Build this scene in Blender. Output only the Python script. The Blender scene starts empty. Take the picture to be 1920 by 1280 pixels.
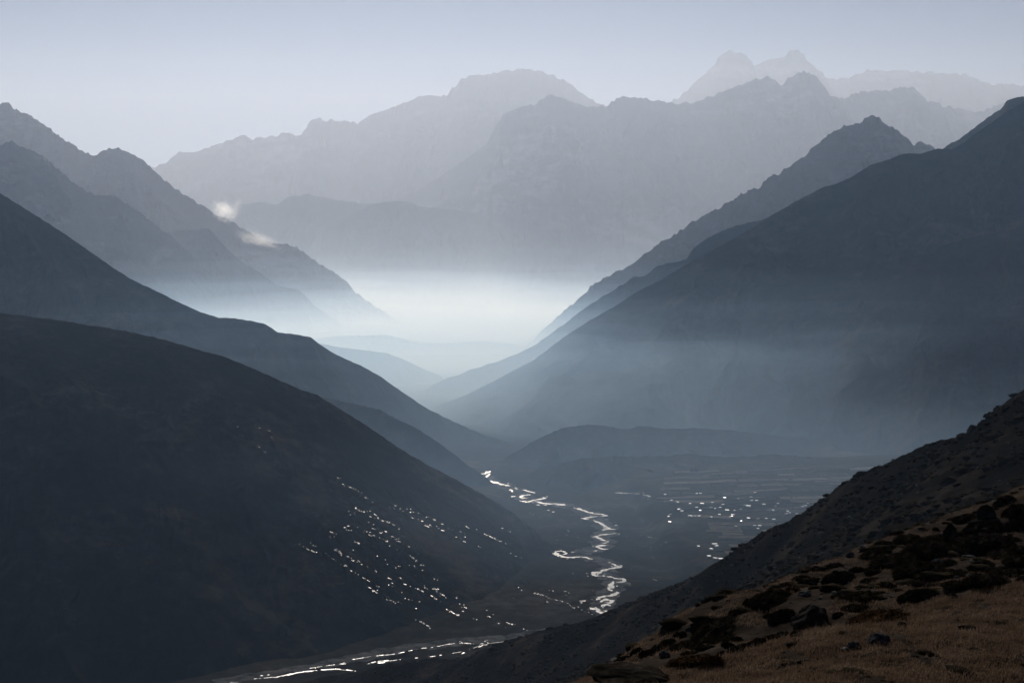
import bpy, math, random
import numpy as np
from mathutils import Vector
from mathutils.bvhtree import BVHTree

random.seed(7)
RNG = np.random.default_rng(7)
SC = bpy.context.scene
COL = SC.collection
R = math.radians

# ------------------------------------------------------------------ camera, sky, sun, exposure
F, CX, HY = 2400.0, 960.0, 430.0            # focal length, centre column and horizon row of the 1920 px photograph
cam_d = bpy.data.cameras.new('camera')
cam = bpy.data.objects.new('camera', cam_d)
COL.objects.link(cam)
cam_d.sensor_width = 36.0
cam_d.lens = 36.0 * F / 1920.0
cam_d.shift_y = -(640.0 - HY) / 1920.0
cam_d.clip_start = 0.5
cam_d.clip_end = 200000.0
cam.location = (0, 0, 0)
cam.rotation_euler = (R(90), 0, 0)
SC.camera = cam

SUN_EL, SUN_AZ = 27.0, -5.0                  # degrees; azimuth from +Y, positive to the right
world = bpy.data.worlds.new("World")
SC.world = world
world.use_nodes = True
wn = world.node_tree
wn.nodes.clear()
sky = wn.nodes.new('ShaderNodeTexSky')
sky.sky_type = 'NISHITA'
sky.sun_disc = False
sky.sun_elevation = R(SUN_EL)
sky.sun_rotation = R(SUN_AZ)
sky.altitude = 4800
sky.air_density = 0.3
sky.dust_density = 1.4
sky.ozone_density = 0.0
bg = wn.nodes.new('ShaderNodeBackground')
bg.inputs['Strength'].default_value = 0.05
wo = wn.nodes.new('ShaderNodeOutputWorld')
wn.links.new(sky.outputs[0], bg.inputs[0])
wn.links.new(bg.outputs[0], wo.inputs[0])

sun_d = bpy.data.lights.new('sun', 'SUN')
sun_d.energy = 5.0
sun_d.angle = R(0.5)
sun_d.color = (1.0, 0.96, 0.936)
sun = bpy.data.objects.new('sun', sun_d)
COL.objects.link(sun)
sdir = Vector((math.sin(R(SUN_AZ)) * math.cos(R(SUN_EL)), math.cos(R(SUN_AZ)) * math.cos(R(SUN_EL)), math.sin(R(SUN_EL))))
sun.rotation_euler = (-sdir).to_track_quat('-Z', 'Y').to_euler()

SC.view_settings.view_transform = 'Standard'
SC.view_settings.look = 'None'
SC.view_settings.gamma = 1
SC.view_settings.use_curve_mapping = False
SC.view_settings.exposure = -0.2
SC.cycles.use_denoising = True
SC.cycles.max_bounces = 14
SC.cycles.volume_bounces = 12
SC.cycles.diffuse_bounces = 2
SC.cycles.glossy_bounces = 2
SC.cycles.sample_clamp_indirect = 4.0
SC.cycles.transparent_max_bounces = 96

# ------------------------------------------------------------------ numeric helpers
PERM = np.random.default_rng(11).permutation(512)
PERM = np.concatenate([PERM, PERM, PERM])
_ang = np.random.default_rng(12).uniform(0, 2 * math.pi, 512)
GRX, GRY = np.cos(_ang), np.sin(_ang)

def perlin(x, y):
    xi = np.floor(x).astype(np.int64); yi = np.floor(y).astype(np.int64)
    xf = x - xi; yf = y - yi
    u = xf * xf * xf * (xf * (xf * 6 - 15) + 10); v = yf * yf * yf * (yf * (yf * 6 - 15) + 10)
    def g(a, b):
        h = PERM[(PERM[a & 511] + b) & 511]
        return h
    def d(h, a, b):
        return GRX[h] * a + GRY[h] * b
    n00 = d(g(xi, yi), xf, yf); n10 = d(g(xi + 1, yi), xf - 1, yf)
    n01 = d(g(xi, yi + 1), xf, yf - 1); n11 = d(g(xi + 1, yi + 1), xf - 1, yf - 1)
    return 1.5 * ((n00 * (1 - u) + n10 * u) * (1 - v) + (n01 * (1 - u) + n11 * u) * v)

def fbm(x, y, octaves=5, gain=0.5, lac=2.03):
    a, s = 1.0, 0.0
    for i in range(octaves):
        s = s + a * perlin(x + 17.3 * i, y - 9.1 * i); a *= gain; x = x * lac; y = y * lac
    return s

def ridged(x, y, octaves=5, gain=0.5, lac=2.07):
    a, s, w = 1.0, 0.0, 1.0
    for i in range(octaves):
        n = 1 - np.abs(perlin(x + 31.7 * i, y + 5.3 * i)); n = n * n * w
        s = s + a * n; w = np.clip(n * 1.6, 0, 1); a *= gain; x = x * lac; y = y * lac
    return s

def sstep(a, b, x):
    t = np.clip((x - a) / (b - a), 0, 1); return t * t * (3 - 2 * t)

def at(px, py, Y):
    """the point that stands Y metres out behind a spot of the photograph"""
    return ((px - CX) / F * Y, Y, (HY - py) / F * Y)

def crop(ox, oy, k, pts):
    return [(ox + p[0] / k, oy + p[1] / k) + tuple(p[2:]) for p in pts]

def mesh_obj(name, verts, faces, mat=None, smooth=False, parent=None, **props):
    me = bpy.data.meshes.new(name)
    verts = np.asarray(verts, dtype=np.float32).reshape(-1, 3)
    if isinstance(faces, np.ndarray):
        k = faces.shape[1]
        me.vertices.add(len(verts)); me.vertices.foreach_set('co', verts.ravel())
        me.loops.add(faces.size); me.loops.foreach_set('vertex_index', faces.ravel().astype(np.int32))
        me.polygons.add(len(faces))
        me.polygons.foreach_set('loop_start', np.arange(0, faces.size, k, dtype=np.int32))
        me.update(calc_edges=True)
        me.validate()
    else:
        me.from_pydata([tuple(map(float, v)) for v in verts], [], faces)
        me.update()
    if smooth:
        me.polygons.foreach_set('use_smooth', np.ones(len(me.polygons), dtype=bool))
    if mat: me.materials.append(mat)
    o = bpy.data.objects.new(name, me)
    COL.objects.link(o)
    if parent: o.parent = parent
    for k, v in props.items():
        if v: o[k] = v
    return o

def grid_faces(nu, nv):
    i = np.arange(nu - 1)[:, None] * nv + np.arange(nv - 1)[None, :]
    return np.stack([i, i + nv, i + nv + 1, i + 1], axis=-1).reshape(-1, 4)

def rbf_fit(pts):
    """thin plate spline z(x, y) through the given points"""
    P = np.array(pts, float); n = len(P); sc = np.ptp(P[:, :2], axis=0).max()
    xy = P[:, :2] / sc
    r = np.linalg.norm(xy[:, None] - xy[None], axis=-1)
    K = np.where(r > 0, r * r * np.log(np.maximum(r, 1e-9)), 0) + np.eye(n) * 1e-5
    Q = np.hstack([np.ones((n, 1)), xy])
    A = np.zeros((n + 3, n + 3)); A[:n, :n] = K; A[:n, n:] = Q; A[n:, :n] = Q.T
    w = np.linalg.solve(A, np.concatenate([P[:, 2], np.zeros(3)]))
    def f(x, y):
        x = np.asarray(x, float) / sc; y = np.asarray(y, float) / sc
        z = w[n] + w[n + 1] * x + w[n + 2] * y
        for k in range(n):
            r2 = (x - xy[k, 0]) ** 2 + (y - xy[k, 1]) ** 2
            z = z + w[k] * 0.5 * r2 * np.log(np.maximum(r2, 1e-18))
        return z
    return f

# ------------------------------------------------------------------ materials
def new_mat(name):
    m = bpy.data.materials.new(name); m.use_nodes = True
    nt = m.node_tree; nt.nodes.clear()
    out = nt.nodes.new('ShaderNodeOutputMaterial')
    return m, nt, out

def N(nt, typ, **kw):
    n = nt.nodes.new(typ)
    for k, v in kw.items():
        if k.startswith('i_'): n.inputs[k[2:].replace('_', ' ')].default_value = v
        else: setattr(n, k, v)
    return n

def ramp(nt, fac, stops):
    r = nt.nodes.new('ShaderNodeValToRGB')
    e = r.color_ramp.elements
    while len(e) < len(stops): e.new(0.5)
    for k, (p, c) in enumerate(stops):
        e[k].position = p
        e[k].color = (c[0], c[1], c[2], 1) if not isinstance(c, (int, float)) else (c, c, c, 1)
    nt.links.new(fac, r.inputs[0])
    return r.outputs[0]

def terrain_mat(name, dark, mid, pale, scale, stretch=(1, 1, 1), bump=0.5, bump_scale=None, thr=(0.38, 0.52, 0.68), rot=0.0, bdist=None):
    """patches of scrub, turf and bare ground at three sizes, with relief"""
    m, nt, out = new_mat(name)
    L = nt.links.new
    tc = N(nt, 'ShaderNodeTexCoord')
    mp = N(nt, 'ShaderNodeMapping')
    mp.inputs['Scale'].default_value = tuple(s / scale for s in stretch)
    mp.inputs['Rotation'].default_value = (0, 0, rot)
    L(tc.outputs['Object'], mp.inputs[0])
    n1 = N(nt, 'ShaderNodeTexNoise', i_Scale=1.0, i_Detail=9.0, i_Roughness=0.62, i_Distortion=0.4)
    L(mp.outputs[0], n1.inputs['Vector'])
    n2 = N(nt, 'ShaderNodeTexNoise', i_Scale=9.0, i_Detail=6.0, i_Roughness=0.7)
    L(mp.outputs[0], n2.inputs['Vector'])
    add = N(nt, 'ShaderNodeMath', operation='MULTIPLY_ADD'); add.inputs[1].default_value = 0.42; 
    L(n2.outputs[0], add.inputs[0])
    sub = N(nt, 'ShaderNodeMath', operation='MULTIPLY_ADD'); sub.inputs[1].default_value = 0.9; sub.inputs[2].default_value = -0.16
    L(n1.outputs[0], sub.inputs[0]); L(sub.outputs[0], add.inputs[2])
    col = ramp(nt, add.outputs[0], [(thr[0], dark), (thr[1], mid), (thr[2], pale)])
    p = N(nt, 'ShaderNodeBsdfDiffuse'); p.inputs['Roughness'].default_value = 0.3
    L(col, p.inputs['Color'])
    b = N(nt, 'ShaderNodeBump'); b.inputs['Strength'].default_value = bump
    b.inputs['Distance'].default_value = bdist or scale * 0.05
    L(add.outputs[0], b.inputs['Height']); L(b.outputs[0], p.inputs['Normal'])
    L(p.outputs[0], out.inputs[0])
    return m

M = {}
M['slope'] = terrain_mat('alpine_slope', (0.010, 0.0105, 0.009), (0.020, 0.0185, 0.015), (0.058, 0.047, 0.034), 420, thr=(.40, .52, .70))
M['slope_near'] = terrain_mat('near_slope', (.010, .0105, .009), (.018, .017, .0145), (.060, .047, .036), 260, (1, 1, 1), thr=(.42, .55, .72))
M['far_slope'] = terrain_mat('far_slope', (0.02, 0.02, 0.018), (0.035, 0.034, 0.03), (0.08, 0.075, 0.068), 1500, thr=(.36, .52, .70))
M['rock'] = terrain_mat('rock_face', (0.025, 0.025, 0.026), (0.05, 0.05, 0.05), (0.2, 0.205, 0.215), 2600, (1, 1, 2.2), 0.8, thr=(.38, .55, .74))
M['valley'] = terrain_mat('valley_turf', (0.014, 0.014, 0.011), (0.028, 0.025, 0.018), (0.062, 0.056, 0.047), 260, (1, 1, 1), thr=(.40, .54, .68))
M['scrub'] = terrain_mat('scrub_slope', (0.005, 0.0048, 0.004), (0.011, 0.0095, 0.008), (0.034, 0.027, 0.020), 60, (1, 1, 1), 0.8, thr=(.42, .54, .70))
M['ground'] = terrain_mat('dry_turf', (0.015, 0.012, 0.0095), (0.030, 0.024, 0.019), (0.056, 0.046, 0.039), 3.0, (1, 1, 1), 0.6, thr=(.34, .5, .70), bdist=0.08)

def volume_mat(name, color, density, aniso, absorb=(1, 1, 1)):
    m, nt, out = new_mat(name)
    v = nt.nodes.new('ShaderNodeVolumePrincipled')
    v.inputs['Color'].default_value = (*color, 1)
    v.inputs['Density'].default_value = density
    v.inputs['Anisotropy'].default_value = aniso
    v.inputs['Absorption Color'].default_value = (*absorb, 1)
    nt.links.new(v.outputs[0], out.inputs['Volume'])
    return m

# ------------------------------------------------------------------ air
def box(name, x0, x1, y0, y1, z0, z1, mat, **props):
    v = [(x, y, z) for x in (x0, x1) for y in (y0, y1) for z in (z0, z1)]
    f = [(0, 1, 3, 2), (4, 6, 7, 5), (0, 4, 5, 1), (2, 3, 7, 6), (0, 2, 6, 4), (1, 5, 7, 3)]
    return mesh_obj(name, v, f, mat, **props)

KM = 0.001
box('haze', -24000, 24000, -1500, 28000, -1155, 3640, volume_mat('haze_air', (.46, .67, 1.0), 0.0225 * KM, 0.40, (1, 1, 1)), kind='stuff',
    label='pale blue haze filling the whole valley air')
def bank(name, x0, x1, y0, y1, z0, z1, wave, seed, mat, **props):
    """a closed body of mist with a gently rolling top"""
    nx, ny = (90, 60) if wave else (2, 2)
    X, Y = np.meshgrid(np.linspace(x0, x1, nx), np.linspace(y0, y1, ny), indexing='ij')
    T = z1 + wave * fbm(X / 1300.0 + seed, Y / 1700.0 + seed * 1.7, 3)
    top = np.stack([X, Y, T], -1).reshape(-1, 3); bot = np.stack([X, Y, X * 0 + z0], -1).reshape(-1, 3)
    g = grid_faces(nx, ny); n = nx * ny
    fs = [tuple(q) for q in g] + [tuple(q[::-1] + n) for q in g]
    ring = [i * ny for i in range(nx)] + [(nx - 1) * ny + j for j in range(1, ny)] + [i * ny + ny - 1 for i in range(nx - 2, -1, -1)] + [j for j in range(ny - 2, 0, -1)]
    for i in range(len(ring)):
        p, q = ring[i], ring[(i + 1) % len(ring)]
        fs.append((q, p, p + n, q + n))
    return mesh_obj(name, np.concatenate([top, bot]), fs, mat, **props)

BLUE, PALE = (.49, .71, 1.0), (.54, .74, 1.0)
LAYERS = [(6600, 27500, 2900, 0, 0.028, (.95, .94, 1.0), 0.42)]
for top, den in ((-120, .005), (-150, .008), (-180, .012), (-210, .017), (-240, .024), (-270, .034), (-300, .055), (-335, .085), (-370, .11), (-410, .14)):     # thin haze of the near valley
    LAYERS.append(((2300 if top > -130 else 3600) - top * 0.9, 6400 - top, top, 48, den, BLUE, 0.52))
for top, den in ((-385, .05), (-450, .07), (-515, .08)):     # denser low down, over the fields and the river
    LAYERS.append((2120 - (top + 450) * .9, 5900 - top, top, 22, den, BLUE, 0.52))
for top, den in ((150, .0018), (85, .0022), (20, .0028), (-40, .003), (-110, .006), (-180, .008), (-250, .012), (-330, .019), (-420, .042), (-575, .125)):   # bright mist of the far valley
    LAYERS.append((6600 - top * 3, 15500 + top, top, 80 if top > -300 else 50, den, PALE, 0.62))
LAYERS.append((5600, 16000, -480, 30, 0.12, PALE, 0.6))
for i, (y0, y1, z1, wave, den, colr, g) in enumerate(LAYERS):
    ab = 1
    w_ = 23000 if i == 0 else (5200 if y0 < 5000 else 8000) + 40 * i
    bank('mist', -w_, w_, y0, y1, -1150 + 0.2 * i, z1, wave, i * 3.1, volume_mat('mist_air', colr, den * KM, g, (ab, ab, ab)), kind='stuff',
         label='layer of bright mist lying in the valley bottom' if i else 'thicker pale haze over the far end of the valley')

# ------------------------------------------------------------------ valley floor
def floor_z(x, y):
    z = -570 - 0.02 * np.minimum(y, 60000)
    # river terrace that carries the fields, with its bluff
    edge = 255 + 60 * perlin(x * 0 + 3.1, y / 420.0) + 25 * perlin(x * 0 + 8.1, y / 130.0)
    terr = sstep(0, 55, x - edge) * sstep(2150, 2300, y) * (1 - sstep(3300, 3700, y))
    z = z + 22 * terr + 0.03 * np.clip(x - 320, 0, 900) * terr
    z = z + 5 * fbm(x / 240.0, y / 240.0, 4) * sstep(20, 160, np.abs(x - 130))
    return z

def floor_patch(name, xs, ys, dz, mat, **props):
    X, Y = np.meshgrid(xs, ys, indexing='ij')
    Z = floor_z(X, Y) + dz
    return mesh_obj(name, np.stack([X, Y, Z], -1).reshape(-1, 3), grid_faces(len(xs), len(ys)), mat, True, **props)

valley = floor_patch('valley_floor', np.arange(-900, 1700, 8.0), np.arange(1250, 4300, 8.0), 0.0, M['valley'], kind='structure',
                     label='flat valley floor of dry turf beside the river')
floor_patch('ground', np.concatenate([np.linspace(-23900, -2500, 40), np.linspace(-2000, 3000, 40), np.linspace(3500, 23900, 40)]),
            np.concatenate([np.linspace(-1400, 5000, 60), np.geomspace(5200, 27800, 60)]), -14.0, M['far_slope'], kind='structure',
            label='far ground of the valley running to the horizon')

# ------------------------------------------------------------------ mountains
BVH = {}
def ridge(name, crest, depth, front=(0.0, -1.0), slope=(32, 38), foot=None, k=1.0, rough=0.12, rib=500.0, jag=0.0, jag_len=60.0,
          mat='slope', du=1.6, nf=130, seed=0.0, kind='structure', label=None, z_bot=None, ext=(0, 0), taper=None, ribamp=1.0):
    """a mountain ridge: a crest line with a slope falling off either side of it to the valley floor
    crest: the skyline traced in the photograph; depth: how far off it stands [(px, metres)]"""
    c = np.array(crest, float)
    seg = np.concatenate([[0], np.cumsum(np.hypot(*np.diff(c, axis=0).T))])
    n = max(60, int(seg[-1] / du))
    s = np.linspace(0, seg[-1], n)
    px = np.interp(s, seg, c[:, 0]); py = np.interp(s, seg, c[:, 1])
    # slightly rounded polyline
    ker = np.array([1, 2, 3, 2, 1.]); ker /= ker.sum()
    if n > 20:
        pys = np.convolve(np.pad(py, 2, 'edge'), ker, 'valid'); py = 0.6 * pys + 0.4 * py
    d = np.array(depth, float)
    Y = np.interp(px, d[:, 0], d[:, 1])
    X = (px - CX) / F * Y; Z = (HY - py) / F * Y
    ul = np.concatenate([[0], np.cumsum(np.sqrt(np.diff(X) ** 2 + np.diff(Y) ** 2 + np.diff(Z) ** 2))])
    def soft(a, m):
        ker_ = np.hanning(2 * m + 3); ker_ /= ker_.sum()
        return np.convolve(np.pad(a, m + 1, 'reflect', reflect_type='odd'), ker_, 'valid')
    Zc = Z.copy(); Z = soft(Z, 14 if n > 60 else 5); jn = 0.0
    if jag:
        jn = ridged(ul / jag_len + seed, ul * 0 + seed * 3.3, 5, 0.6) - 1.0
        jn = jag * jn
    resid = Zc - Z + jn
    zf = floor_z(X, Y) - 40 if foot is None else np.interp(px, [f[0] for f in foot], [f[1] for f in foot])
    drop = np.maximum(Z - zf, 25.0)
    fr = np.array(front, float)
    if fr.ndim == 1: fx = np.full(n, fr[0]); fy = np.full(n, fr[1])
    else:
        fx = np.interp(px, fr[:, 0], fr[:, 1]); fy = np.interp(px, fr[:, 0], fr[:, 2])
    nl = np.hypot(fx, fy); fx /= nl; fy /= nl
    tf = np.linspace(0, 1, nf) ** 1.35
    tb = np.linspace(0, 1, 22)[1:] ** 1.3
    sf = slope[0] if not isinstance(slope[0], list) else np.interp(px, [a for a, b in slope[0]], [b for a, b in slope[0]])
    runf = drop / np.tan(np.radians(sf)); runb = drop / math.tan(R(slope[1]))
    def side(t, run, sg, amp):
        S = run[:, None] * t[None]
        x = X[:, None] + sg * fx[:, None] * S; y = Y[:, None] + sg * fy[:, None] * S
        kk = np.interp(px, [a for a, b in k], [b for a, b in k])[:, None] if isinstance(k, list) else k
        z = Z[:, None] - drop[:, None] * (t[None] ** kk) + resid[:, None] * np.exp(-S / (0.22 * rib))
        w = np.minimum(1, S / (0.9 * rib)) * np.minimum(1, (1.02 - t[None]) * 6)
        uu = ul[:, None] + 0.35 * rib * fbm(x / rib + seed, y / rib, 3)
        g = ridged(uu / rib + seed * 7.7, S / (rib * 3.4) + seed, 4, 0.5) - 0.9
        f = fbm(x / (rib * 0.33) + seed, y / (rib * 0.33), 5, 0.55)
        z = z + amp * drop[:, None] * w * (ribamp * g + 0.28 * f)
        return np.stack([x, y, z], -1)
    A = side(tb[::-1], runb, -1, rough * 0.7)
    B = side(tf, runf, 1, rough)
    G = np.concatenate([A, B], axis=1)
    nv = G.shape[1]
    o = mesh_obj(name, G.reshape(-1, 3), grid_faces(n, nv), M[mat], True, kind=kind, label=label)
    return o, G

c3 = lambda p: crop(0, 150, 2.207, p)
c4 = lambda p: crop(1060, 50, 2.207, p)
c1 = lambda p: crop(1060, 700, 2.207, p)
c2 = lambda p: crop(400, 700, 2.207, p)
c5 = lambda p: crop(850, 780, 2.743, p)

ridge('mountain', c4([(330, 390), (390, 345), (430, 318), (500, 270), (545, 225), (610, 170), (635, 125), (665, 105), (690, 100), (735, 112), (765, 140), (783, 165), (800, 155), (850, 138), (905, 130), (930, 105), (962, 95), (985, 115), (1010, 150), (1040, 175), (1075, 205), (1105, 218), (1170, 215), (1185, 203), (1250, 180), (1310, 183), (1380, 183), (1450, 190), (1510, 190), (1550, 200), (1610, 192), (1660, 200), (1700, 220), (1760, 240), (1800, 238), (1898, 243), (2050, 270), (2250, 330)]),
      [(0, 23600)], slope=(42, 45), rough=.10, rib=1200, jag=34, jag_len=230, mat='rock', seed=1.2, nf=90,
      label='palest farthest mountain with twin summits on the skyline')
ridge('mountain', c3([(520, 420), (630, 362), (680, 345), (715, 320), (745, 297), (770, 303), (810, 300), (860, 282), (920, 262), (950, 247), (985, 240), (1000, 225), (1020, 237), (1045, 247), (1075, 238), (1120, 235), (1185, 218), (1220, 233), (1245, 235), (1260, 205), (1285, 170), (1320, 160), (1345, 167), (1375, 167), (1390, 175), (1440, 170), (1465, 178), (1478, 187), (1530, 150), (1570, 135), (1630, 115), (1690, 90), (1755, 66), (1810, 72), (1850, 65), (1860, 45), (1898, 10)]) +
      [(865, 148), (880, 143), (905, 143), (940, 135), (970, 130), (1010, 133), (1040, 143), (1065, 155), (1090, 175), (1110, 188), (1133, 198), (1180, 225), (1260, 270)],
      [(0, 21500)], slope=(40, 45), rough=.10, rib=1100, jag=30, jag_len=200, mat='rock', seed=2.7, nf=110,
      label='pale far mountain range with a broad flat dome')
ridge('mountain', [(650, 420), (690, 400), (730, 380), (790, 355), (840, 322), (880, 295), (915, 268), (925, 245), (945, 215), (965, 205), (1000, 197), (1030, 180), (1045, 180)] +
      c4([(0, 303), (30, 315), (85, 335), (165, 330), (215, 300), (250, 288), (285, 295), (320, 298), (380, 307), (425, 318), (540, 315), (600, 290), (660, 268), (740, 240), (790, 218), (835, 207), (865, 225), (890, 242), (905, 232), (930, 208), (965, 195), (990, 185), (1030, 205), (1060, 235), (1085, 270), (1100, 292), (1150, 300), (1200, 275), (1260, 268), (1330, 268), (1380, 255), (1440, 252), (1460, 275), (1500, 310), (1530, 318), (1545, 315), (1560, 330), (1580, 328), (1610, 340), (1640, 337), (1660, 350), (1700, 357), (1740, 347), (1800, 320), (1898, 300), (2050, 280)]),
      [(700, 18600), (1000, 17400), (1500, 17400), (1900, 18600)], slope=(40, 45), rough=.11, rib=900, jag=24, jag_len=170, mat='rock', seed=3.9, nf=150,
      label='grey hazy massif closing the valley behind the mist')
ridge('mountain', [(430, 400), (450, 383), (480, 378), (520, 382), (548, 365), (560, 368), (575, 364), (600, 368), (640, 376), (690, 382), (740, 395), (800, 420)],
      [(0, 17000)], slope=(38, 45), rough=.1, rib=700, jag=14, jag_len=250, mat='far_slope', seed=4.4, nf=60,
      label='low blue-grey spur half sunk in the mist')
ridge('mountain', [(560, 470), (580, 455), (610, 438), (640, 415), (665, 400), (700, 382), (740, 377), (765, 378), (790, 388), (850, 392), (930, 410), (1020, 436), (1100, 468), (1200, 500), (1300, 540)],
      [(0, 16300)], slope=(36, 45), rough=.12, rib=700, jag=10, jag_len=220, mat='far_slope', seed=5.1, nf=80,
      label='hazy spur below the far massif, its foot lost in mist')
ridge('mountain', c3([(-240, 40), (-100, 85), (0, 105), (20, 95), (35, 92), (55, 115), (80, 132), (120, 145), (165, 175), (210, 205), (260, 245), (310, 275), (355, 305), (410, 308), (430, 290), (490, 282), (540, 305), (585, 328), (625, 362), (680, 415), (740, 460), (800, 500), (860, 530), (900, 560), (950, 580), (1010, 620), (1060, 648), (1120, 675), (1180, 680), (1225, 690), (1270, 725), (1330, 765), (1400, 810), (1440, 840), (1470, 880), (1540, 930), (1620, 980), (1700, 1030), (1790, 1090), (1880, 1140)]),
      [(0, 11700), (800, 11000)], front=(0.35, -1), slope=(36, 44), rough=.11, rib=520, jag=15, jag_len=90, mat='rock', seed=6.6, nf=150,
      label='tall rocky mountain descending from the left edge into the mist')
ridge('mountain', c3([(-200, 190), (-80, 245), (0, 275), (25, 262), (45, 253), (80, 275), (120, 290), (170, 310), (220, 350), (260, 385), (320, 440), (400, 480), (470, 480), (520, 510), (580, 550), (640, 600), (700, 640), (800, 730), (900, 820)]),
      [(0, 8800), (400, 9600)], front=(0.4, -1), slope=(36, 44), rough=.12, rib=420, jag=11, jag_len=70, mat='rock', seed=7.3, nf=130,
      label='rocky buttress at the left edge below the tall mountain')
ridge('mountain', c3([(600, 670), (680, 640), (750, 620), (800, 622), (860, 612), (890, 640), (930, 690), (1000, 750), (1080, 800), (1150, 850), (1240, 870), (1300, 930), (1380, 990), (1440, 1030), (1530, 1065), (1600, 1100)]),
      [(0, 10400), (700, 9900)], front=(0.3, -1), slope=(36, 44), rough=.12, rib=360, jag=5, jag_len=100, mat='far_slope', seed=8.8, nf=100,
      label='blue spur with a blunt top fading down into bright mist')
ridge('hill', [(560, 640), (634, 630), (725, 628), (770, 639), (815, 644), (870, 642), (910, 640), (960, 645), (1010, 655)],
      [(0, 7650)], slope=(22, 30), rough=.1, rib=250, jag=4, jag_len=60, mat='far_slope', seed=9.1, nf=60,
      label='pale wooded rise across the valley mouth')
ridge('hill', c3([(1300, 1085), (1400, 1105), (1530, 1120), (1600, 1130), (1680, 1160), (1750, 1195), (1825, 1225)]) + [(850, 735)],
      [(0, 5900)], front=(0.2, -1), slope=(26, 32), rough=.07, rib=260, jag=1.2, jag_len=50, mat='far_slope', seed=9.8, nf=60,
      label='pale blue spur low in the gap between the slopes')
# right-hand chain
ridge('mountain', c4([(-360, 1440), (-270, 1400), (-130, 1290), (0, 1170), (60, 1125), (110, 1070), (200, 1020), (280, 985), (340, 930), (380, 905), (415, 875), (440, 870), (460, 855), (520, 810), (550, 793), (600, 770), (660, 735), (710, 710), (720, 695), (770, 675), (800, 668), (830, 635), (865, 608), (880, 612), (920, 580), (980, 545), (1020, 505), (1045, 490), (1070, 465), (1100, 440), (1150, 412), (1220, 402), (1240, 380), (1275, 366), (1300, 380), (1320, 405), (1350, 415), (1390, 440), (1420, 470), (1442, 492), (1470, 470), (1500, 485), (1530, 503), (1600, 560), (1700, 640)]),
      [(940, 7400), (1640, 8500)], front=(-0.3, -1), slope=(36, 44), rough=.10, rib=420, jag=10, jag_len=60, mat='rock', seed=11.4, nf=130,
      label='dark jagged peak rising behind the right-hand mountain')
ridge('mountain', [(745, 775), (780, 742), (830, 712), (900, 688), (960, 668), (1010, 642), (1060, 605)] +
      c4([(80, 1165), (150, 1120), (230, 1070), (280, 1038), (330, 1030), (380, 990), (430, 978), (500, 965), (530, 920), (580, 880), (640, 850), (700, 825), (800, 805), (850, 780), (1000, 720), (1200, 640)]),
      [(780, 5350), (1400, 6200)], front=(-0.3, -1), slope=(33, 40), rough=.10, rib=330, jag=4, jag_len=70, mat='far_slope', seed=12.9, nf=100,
      label='blue rib of slope between the jagged peak and the long ridge')
ridge('mountain', c4([(1440, 590), (1570, 500), (1640, 460), (1700, 415), (1760, 370), (1800, 345), (1830, 305), (1898, 290), (2050, 250), (2250, 180)]),
      [(0, 6400)], front=(-0.3, -1), slope=(36, 44), rough=.1, rib=330, jag=5, jag_len=70, mat='slope', seed=13.6, nf=70,
      label='dark shoulder at the right edge behind the long ridge')
ridge('mountain', [(780, 775), (815, 762), (870, 742), (930, 712), (1000, 675), (1060, 630)] +
      c4([(100, 1215), (200, 1160), (300, 1095), (400, 1045), (500, 985), (600, 930), (700, 875), (770, 835), (850, 785), (940, 730), (1000, 700), (1070, 663), (1110, 655), (1180, 625), (1265, 572), (1340, 550), (1400, 525), (1470, 527), (1540, 505), (1600, 508), (1650, 480), (1700, 440), (1760, 400), (1830, 350), (1898, 310), (2050, 220), (2250, 120)]),
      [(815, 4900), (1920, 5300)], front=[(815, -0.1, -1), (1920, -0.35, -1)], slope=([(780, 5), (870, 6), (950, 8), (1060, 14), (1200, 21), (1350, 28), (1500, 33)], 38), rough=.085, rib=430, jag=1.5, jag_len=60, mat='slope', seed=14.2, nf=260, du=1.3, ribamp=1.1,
      label='long dark right-hand mountain slope streaked with haze')
ridge('mountain', c4([(2250, 420), (2050, 560), (1898, 640), (1830, 680), (1760, 760), (1690, 830)]) + c4([(1640, 750), (1540, 765), (1480, 790), (1400, 850), (1320, 900), (1200, 960), (1000, 1030), (850, 1090), (700, 1140), (500, 1220), (300, 1300), (100, 1370)]) if False else
      c4([(2250, 480), (2050, 580), (1898, 640), (1800, 700), (1700, 745), (1600, 755), (1520, 770), (1430, 830), (1340, 890), (1220, 930), (1100, 965), (950, 1020), (800, 1075), (650, 1130), (450, 1200), (250, 1280), (50, 1365), (-150, 1470), (-260, 1520)]),
      [(950, 4750), (1500, 4680), (1920, 4800)], front=(-0.3, -1), slope=(31, 22), rough=.05, rib=300, jag=1.0, jag_len=60, mat='slope', seed=21.2, nf=150, du=1.3,
      label='spur running down the face of the long right-hand slope')
ridge('mountain', c4([(2250, 600), (2050, 700), (1898, 780), (1780, 850), (1650, 880), (1550, 910), (1450, 960), (1350, 1010), (1250, 1070), (1150, 1120), (1050, 1180), (900, 1250), (750, 1320), (600, 1400), (450, 1480), (330, 1540)]),
      [(1150, 4480), (1920, 4400)], front=(-0.3, -1), slope=(30, 22), rough=.05, rib=260, jag=1.0, jag_len=60, mat='slope', seed=22.8, nf=150, du=1.3,
      label='lower spur at the foot of the long right-hand slope')
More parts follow.
